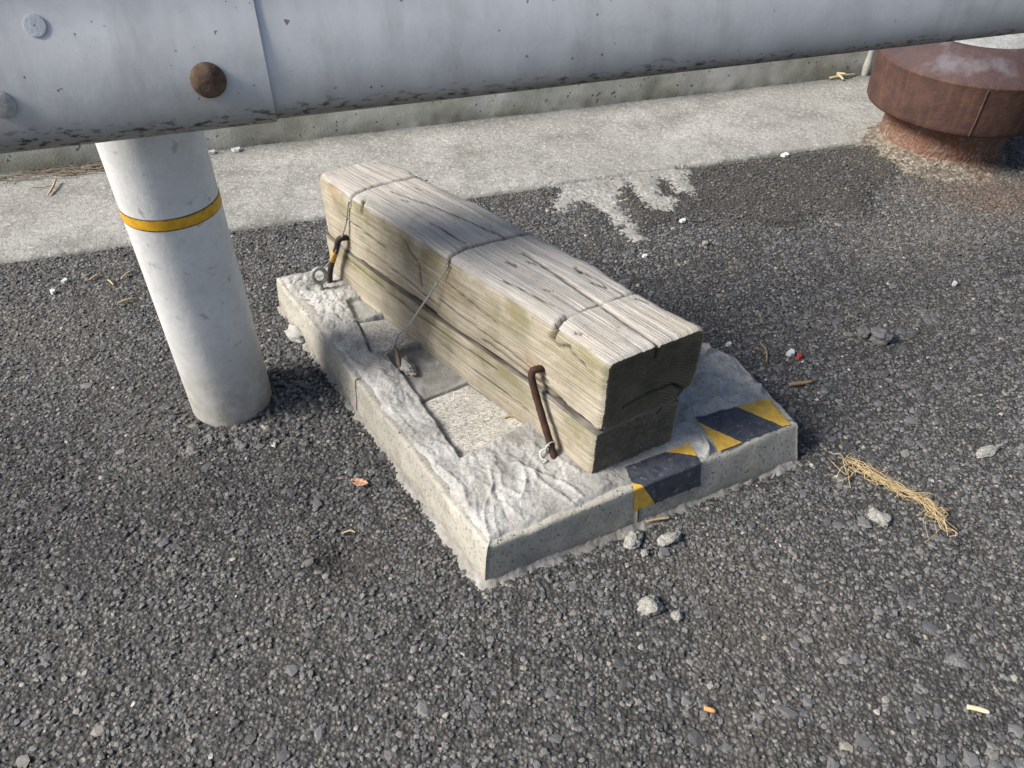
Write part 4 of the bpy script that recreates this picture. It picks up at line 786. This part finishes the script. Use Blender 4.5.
for j in range(3):
    a = np.linspace(0, 2 * math.pi, 25); tz = 0.6 + 0.3 * j
    loops.append(tube([(c[0] + 0.0075 * math.cos(t) * 0.8 - 0.002, c[1] + 0.0075 * math.cos(t) * 0.6, c[2] + 0.003 * j - 0.002 + 0.0075 * math.sin(t) * math.sin(tz)) for t in a], 0.0009, 6, False))
q = spline([(c[0] - 0.008, c[1], c[2]), (c[0] - 0.014, c[1] - 0.002, c[2] - 0.003), (c[0] - 0.013, c[1] - 0.008, c[2] - 0.009), (c[0] - 0.006, c[1] - 0.011, c[2] - 0.01), (c[0] - 0.01, c[1] - 0.014, c[2] - 0.0105)], 24); loops.append(tube(q, 0.0012, 6))
v, f = join(*loops); o = part('lashing_wire', v, f, plain('pale_wire', (0.5, 0.5, 0.49), 0.5, 0.15, 200, 0.4, 0.3, 0), tb); o['label'] = 'pale wire coiled round the near staple'

# ------------------------------------------------------------------ rusty bollard
bo = thing('rusty_bollard', 'squat rusty iron mooring bollard with wide cap and concrete filled top', 'bollard', (BX, BY, 0))
def lat_noise(v, amp, sc, seed):
    c = np.array([BX, BY]); d = v[:, :2] - c; r = np.linalg.norm(d, axis=1)[:, None] + 1e-9
    k = amp * fbm(v[:, 0] * sc, v[:, 1] * sc, v[:, 2] * sc, seed=seed)[:, None]; v = v.copy(); v[:, :2] += d / r * k; return v
cap = dense([(0.12, 0.098), (0.178, 0.096), (0.186, 0.0975), (0.1885, 0.102), (0.1952, 0.1995), (0.1956, 0.2015), (0.1955, 0.2030), (0.1945, 0.2043), (0.1925, 0.2062), (0.19, 0.2085), (0.155, 0.237), (0.122, 0.257), (0.117, 0.257), (0.114, 0.24)], 0.008)
v, f = lathe(cap, 128, (BX, BY)); worn = (v[:, 2] > 0.208).astype(float); v = lat_noise(v, 0.002, 14, 301); part('cap', v, f, RUST, bo, attrs={'worn': worn})  # mask of the cap top: bluish wear spots and the painted shade tint
sa = math.atan2(1.572 - BY, 0.955 - BX); P = [(BX + (r_ + 0.0005) * math.cos(sa + q), BY + (r_ + 0.0005) * math.sin(sa + q), z) for r_, z, q in ((0.1885, 0.1, 0), (0.191, 0.14, 0.004), (0.1935, 0.17, 0.0), (0.1955, 0.2, -0.002))]
v, f = tube(spline(P, 20), 0.0022, 8); part('weld_seam', v, f, RUST, bo, attrs={'worn': np.zeros(len(v))})
v, f = lathe(dense([(0.1145, 0.235), (0.1145, 0.252), (0.1, 0.256), (0.05, 0.259), (0.0006, 0.26)], 0.008), 96, (BX, BY)); v[:, 2] += 0.0018 * fbm(v[:, 0] * 60, v[:, 1] * 60, seed=303); part('concrete_fill', v, f, concrete('fill_concrete', (0.24, 0.24, 0.24), (0.42, 0.425, 0.43), 0.14, 0.002, 30).m, bo)
v, f = lathe(dense([(0.137, 0.1), (0.134, 0.075), (0.134, 0.05), (0.135, 0.0), (0.137, -0.03)], 0.006), 128, (BX, BY)); v = lat_noise(v, 0.0025, 30, 305); part('neck', v, f, COLLAR, bo, attrs={'rusty': np.clip(0.9 + 0.4 * fbm(v[:, 0] * 12, v[:, 1] * 12, v[:, 2] * 12, seed=9), 0, 1)})
v, f = lathe(dense([(0.128, 0.026), (0.138, 0.018), (0.146, 0.012), (0.158, 0.0075), (0.185, 0.003), (0.215, -0.005)], 0.003), 280, (BX, BY)); dd_ = v[:, :2] - [BX, BY]; r0 = np.hypot(dd_[:, 0], dd_[:, 1]); k_ = 0.3 + 0.7 * sstep(-0.3, 0.7, (dd_ @ np.array([-0.75, -0.66])) / r0); r1 = 0.126 + (r0 - 0.126) * k_; v[:, :2] = [BX, BY] + dd_ * (r1 / r0)[:, None]; v = lat_noise(v, 0.008, 11, 307); v = lat_noise(v, 0.004, 70, 308)
v[:, 2] += 0.0035 * fbm(v[:, 0] * 75, v[:, 1] * 75, seed=309); rr = np.hypot(v[:, 0] - BX, v[:, 1] - BY)
part('mortar_collar', v, f, COLLAR, bo, attrs={'rusty': np.clip(sstep(0.15, 0.125, rr) * 0.8 + 0.3 * (v[:, 0] > BX), 0, 1)})

# ------------------------------------------------------------------ loose things lying about
def solid(name, c, r, seed, sq, rot, mat, label, cat, group=None, det=4, sink=0.35, zbase=None):
    z = (gh(*c) if zbase is None else zbase) + r * sq[2] * (1 - sink); v, f = lump((0, 0, 0), r, seed, sq, det, rot)
    o = mesh_obj(name, v, f, mat, smooth=True); o.location = (c[0], c[1], z); return tag(o, label, cat, group)
G1 = 'pale mortar crumbs on the asphalt'
solid('mortar_crumb', (0.162, 0.494), 0.013, 21, (1.05, 0.85, 0.6), 0.3, CRUMB, 'largest round pale crumb of mortar alone on asphalt in front of the taped edge', 'mortar crumb', G1)
solid('mortar_crumb', (0.191, 0.484), 0.0055, 22, (1, 1, 0.7), 1.0, CRUMB, 'tiny pale crumb just to the right of the largest round mortar crumb', 'mortar crumb', G1)
solid('mortar_crumb', (0.153, 0.588), 0.012, 23, (1.2, 0.8, 0.55), 1.2, CRUMB, 'pale mortar crumb closest to the block, below the folded tape', 'mortar crumb', G1)
solid('mortar_crumb', (0.199, 0.592), 0.0125, 24, (1.25, 0.65, 0.5), 0.5, CRUMB, 'elongated pale mortar crumb, second out from the folded tape', 'mortar crumb', G1)
solid('mortar_crumb', (0.165, 0.57), 0.005, 25, (1, 0.9, 0.7), 0.5, CRUMB, 'small crumb between the two pale crumbs below the folded tape', 'mortar crumb', G1)
solid('mortar_crumb', (0.47, 0.627), 0.012, 26, (1.1, 0.85, 0.5), -0.6, CRUMB, 'pale angular mortar crumb left of the dry grass tuft', 'mortar crumb', G1)
solid('mortar_crumb', (0.665, 0.748), 0.013, 27, (1.7, 0.6, 0.3), 0.5, CRUMB, 'flat pale smear of mortar lying at the right edge of the photo', 'mortar crumb', G1)
solid('pebble', (0.602, 1.0), 0.016, 28, (1.1, 0.9, 0.75), 0.2, DARKROCK, 'dark grey stone lying loose right of the timber, larger of two', 'stone', 'dark loose stones')
solid('pebble', (0.578, 1.012), 0.011, 29, (1.1, 0.9, 0.7), 0.9, DARKROCK, 'smaller dark stone lying left of the larger loose stone', 'stone', 'dark loose stones')
solid('pebble', (0.367, 1.29), 0.006, 36, (1.1, 0.9, 0.75), 0.2, CRUMB, 'small round pale pebble on asphalt below the spilt mortar', 'stone')
def stick(name, pts, r, mat, label, cat, group=None, n=16, sides=7, up=None):
    P = [(x, y, (gh(x, y) if strip_t(x, y) < 0 else 0.007) + (0.0035 if up is None else up) + dz) for x, y, dz in pts]; P = spline(P, n)
    c = P.mean(0); v, f = tube(P - c, r * (1 - 0.35 * np.linspace(-1, 1, n) ** 2 * np.linspace(0.3, 1, n)), sides); o = mesh_obj(name, v, f, mat); o.location = c; return tag(o, label, cat, group)
stick('straw', [(0.477, 0.381, 0), (0.488, 0.379, 0.0005), (0.498, 0.376, 0)], 0.0028, PALESTRAW, 'short thick pale straw piece near the bottom right corner', 'straw')
stick('twig', [(0.421, 0.88, 0), (0.44, 0.884, 0.001), (0.458, 0.889, 0)], 0.0032, TWIG, 'stubby brown twig on dark asphalt right of the taped corner', 'twig')
stick('straw', [(0.172, 0.616, 0.004), (0.187, 0.621, 0.003), (0.203, 0.625, 0.001)], 0.0018, STRAW, 'thin straw lying against the foot of the block below the tape', 'straw')
stick('twig', [(0.4, 0.935, 0), (0.405, 0.96, 0.002), (0.4, 0.985, 0)], 0.0012, TWIG, 'hair thin twig on asphalt beside the white shard', 'twig')
stick('straw', [(0.678, 2.175, 0.012), (0.71, 2.145, 0.006), (0.755, 2.128, 0.001)], 0.0042, PALESTRAW, 'long pale curved straw at the foot of the wall left of the bollard', 'straw')
G2 = 'short straws at the wall by the bollard'
for i, p in enumerate(([(0.85, 2.19, 0.0), (0.88, 2.165, 0.008), (0.9, 2.15, 0.012)], [(0.86, 2.15, 0), (0.9, 2.16, 0.004), (0.94, 2.18, 0.0)], [(0.875, 2.2, 0.02), (0.88, 2.17, 0.01), (0.895, 2.14, 0)])):
    stick('straw', p, 0.0034, PALESTRAW, ['pale straw leaning left in the small pile at the wall beside the bollard', 'pale straw nearest the bollard in the small pile at the wall', 'topmost pale straw in the small pile at the wall beside the bollard'][i], 'straw', G2)
stick('straw', [(-0.21, 0.595, 0), (-0.2, 0.598, 0.001), (-0.193, 0.596, 0)], 0.0012, STRAW, 'thin straw bit over the dark hollow in the asphalt', 'straw')
ztile = 0.0545
o = mesh_obj('straw', *tube(spline([(-0.006, -0.003, 0), (0, 0, 0.001), (0.008, 0.001, 0)], 10), 0.0017, 7), STRAW); o.location = (-0.004, 0.751, ztile); tag(o, 'tiny orange straw bit lying on the large beige paving piece', 'straw')
stick('bark_flake', [(0.203, 0.376, 0), (0.209, 0.374, 0.0006), (0.214, 0.373, 0)], 0.0026, ORANGE, 'orange flake of bark alone on the asphalt in the foreground', 'bark')
SL = ['thin straw nearest the post on the dark asphalt to its left', 'thin straw in a group of four left of the post, middle of the far row', 'leftmost and shortest of four thin straws left of the post', 'farthest of four thin straws lying left of the post']
for i, (x, y, a, L) in enumerate(((-0.66, 1.075, 0.6, 0.03), (-0.71, 1.13, 2.4, 0.022), (-0.745, 1.145, 0.9, 0.018), (-0.69, 1.155, 1.2, 0.03))):
    stick('straw', [(x - L / 2 * math.cos(a), y - L / 2 * math.sin(a), 0), (x, y, 0.002), (x + L / 2 * math.cos(a), y + L / 2 * math.sin(a), 0)], 0.0016, STRAW, SL[i], 'straw', 'straws left of the post')
# leaf
def leaf(c, L, wd, rot, mat, label):
    n, k = 15, 7; u, v = np.meshgrid(np.linspace(0, 1, n), np.linspace(-1, 1, k)); hw = wd * np.sin(np.pi * np.clip(u, 0.015, 0.985)) ** 0.75
    x = (u - 0.5) * L; y = v * hw; z = 0.0045 + 0.0018 * v ** 2 + 0.003 * (u - 0.5) ** 2 * 4 * 0.5 + 0.0006 * np.sin(u * 25); ca, sa = math.cos(rot), math.sin(rot)
    top = np.stack([x * ca - y * sa, x * sa + y * ca, z], -1).reshape(-1, 3); bot = top - (0, 0, 0.0007); f1 = gridf(n, k); i = np.arange(n * k).reshape(k, n); N = n * k
    rim = np.r_[i[0], i[1:, -1], i[-1, -2::-1], i[-2:0:-1, 0]]; rn = np.roll(rim, -1); f = np.concatenate([f1, f1[:, ::-1] + N, np.stack([rim, rim + N, rn + N, rn], -1)])
    t = thing('dead_leaf', label, 'leaf', (c[0], c[1], gh(*c))); o = mesh_obj('blade', np.concatenate([top, bot]), f, mat, t, base=(0, 0, 0))
    P = spline([(-L / 2 * ca * 1.35, -L / 2 * sa * 1.35, 0.003), (-L / 2 * ca, -L / 2 * sa, 0.0055), (0, 0, 0.0052), (L / 2 * ca, L / 2 * sa, 0.006)], 14); mesh_obj('midrib', *tube(P, 0.0005, 5), TWIG, t, base=(0, 0, 0)); return t
leaf((-0.199, 0.673), 0.024, 0.0065, -0.25, LEAF, 'small pinkish brown dead leaf on asphalt left of the block')
# scraps
def scrap(c, pts, h, mat, name, label, cat, group=None, z=None):
    n = len(pts); v = [(x, y, 0.001 + h * (1 + 0.4 * math.sin(i * 2.3))) for i, (x, y) in enumerate(pts)] + [(x * 1.05, y * 1.05, -0.002) for x, y in pts]
    f = [tuple(range(n))] + [(i, n + i, n + (i + 1) % n, (i + 1) % n) for i in range(n)]; o = mesh_obj(name, v, f, mat, smooth=False); o.location = (c[0], c[1], (gh(*c) + 0.003) if z is None else z); return tag(o, label, cat, group)
hx = [(0.008, 0.001), (0.005, 0.006), (-0.003, 0.005), (-0.009, 0.001), (-0.004, -0.005), (0.004, -0.005)]
scl = lambda k, r=0.0: [(k * (x * math.cos(r) - y * math.sin(r)), k * (x * math.sin(r) + y * math.cos(r))) for x, y in hx]
scrap((0.444, 0.958), scl(0.9, 0.4), 0.003, WHITE, 'white_shard', 'white shard on dark asphalt beside the red bit of plastic', 'litter')
scrap((0.456, 0.95), scl(0.6, 1.2), 0.003, RED, 'plastic_bit', 'tiny red bit of plastic beside the white shard', 'litter')
scrap((-0.683, 1.64), scl(1.0, 0.3), 0.003, WHITE, 'white_shard', 'pale scrap at the foot of the wall right of the post, left of a pair', 'litter', z=0.008)
scrap((-0.632, 1.655), scl(1.2, 0.2), 0.003, WHITE, 'white_shard', 'longer pale scrap at the wall foot, right of a pair beside the post', 'litter', z=0.008)
scrap((-0.793, 1.134), scl(0.7, 0.9), 0.002, WHITE, 'white_shard', 'white scrap on asphalt left of the post, upper of two', 'litter')
scrap((-0.798, 1.10), scl(0.75, 2.0), 0.002, WHITE, 'white_shard', 'white scrap on asphalt left of the post, lower of two', 'litter')
scrap((0.615, 1.668), scl(1.2, 0.3), 0.002, WHITE, 'white_shard', 'white scrap on the asphalt edge left of the bollard', 'litter')
scrap((0.245, 1.24), scl(0.6, 0.1), 0.002, WHITE, 'white_shard', 'white scrap on asphalt below the tail of the spilt mortar', 'litter')
scrap((0.336, 1.37), scl(0.8, 0.2), 0.002, WHITE, 'white_shard', 'white scrap on asphalt just below the right finger of spilt mortar', 'litter')
scrap((0.35, 0.98), scl(0.6, 0.2), 0.002, WHITE, 'white_shard', 'white scrap beside the timber end at the rounded corner of the block', 'litter')
scrap((0.79, 1.16), scl(0.7, 0.7), 0.002, WHITE, 'white_shard', 'pale scrap on the worn asphalt at the right edge of the photo', 'litter')
# tuft of dried roots
tf = thing('dry_grass_tuft', 'straggly tuft of dried yellow grass roots on asphalt right of the block', 'dry grass', (0.5, 0.68, gh(0.5, 0.68)))
r = np.random.default_rng(77); spine = spline([(0.455, 0.725, 0), (0.472, 0.706, 0), (0.49, 0.69, 0), (0.512, 0.668, 0), (0.533, 0.655, 0), (0.543, 0.632, 0), (0.547, 0.608, 0)], 60); tubes = []
for i in range(80):
    k0 = int(r.uniform(0, 48)); ln = int(r.uniform(8, 24)); seg = spine[k0:min(60, k0 + ln)].copy(); n = len(seg); t = np.linspace(0, 1, n)
    wid = 0.0042 + 0.005 * (k0 < 12); off = r.normal(0, wid, 3); cur = r.normal(0, 0.006, 3)
    seg += off * (0.6 + 0.4 * t[:, None]) + cur * (t[:, None] ** 2) + 0.0022 * np.stack([np.sin(t * r.uniform(4, 14) + r.uniform(0, 6)), np.sin(t * r.uniform(4, 14) + r.uniform(0, 6)), 0 * t], -1); seg[:, 2] = 0.004 + np.abs(r.normal(0, 0.004)) + 0.004 * np.sin(np.pi * t) * r.random()
    tubes.append(tube(seg, r.uniform(0.00022, 0.0005), 4))
for i in range(46):
    k0 = int(r.uniform(0, 59)); p = spine[k0]; a = r.uniform(0, 6.28); L = r.uniform(0.01, 0.034); q = [(p[0] + L * s_ * math.cos(a + 0.8 * s_ * r.normal()), p[1] + L * s_ * math.sin(a + 0.6 * s_ * r.normal()), 0.004 + 0.006 * math.sin(math.pi * s_) * r.random()) for s_ in (0, 0.35, 0.7, 1)]
    tubes.append(tube(spline(q, 9), r.uniform(0.0003, 0.0006), 4))
v, f = join(*tubes); part('roots', v + np.array([0, 0, gh(0.5, 0.68)]), f, STRAW, tf)
# straw drifted against the wall on the left
dr = thing('dead_grass_drift', 'drift of dead brown grass stems at the wall foot on the left', 'dead grass', (-0.95, 1.47, 0.006)); tubes = []
for i in range(130):
    s_ = r.uniform(-0.35, 0.36); t_ = STRIP_W - 0.012 - abs(r.normal(0, 0.03)); a = r.normal(0, 0.5); L = r.uniform(0.03, 0.12); c = S0 + DS * s_ + DT * t_; d = DS * math.cos(a) + DT * math.sin(a) * 0.5
    q = [(*(c + d * L * (k_ - 0.5) + DT * min(0, 0)), 0.008 + r.random() * 0.012) for k_ in (0, 0.33, 0.66, 1)]; q = [(x, y, z) for x, y, z in q]
    tubes.append(tube(spline(q, 8), r.uniform(0.0005, 0.0012), 5))
v, f = join(*tubes); over = np.maximum(0, strip_t(v[:, 0], v[:, 1]) - (STRIP_W - 0.006)); v[:, :2] -= over[:, None] * DT; part('stems', v, f, BROWNSTRAW, dr)
stick('straw', [(-0.965, 1.49, 0.003), (-0.958, 1.46, 0.002), (-0.955, 1.43, 0)], 0.0022, STRAW, 'bent straw sticking out from the drift of dead grass at left', 'straw')
for o in bpy.data.objects:
    if '_b' in o: del o['_b']
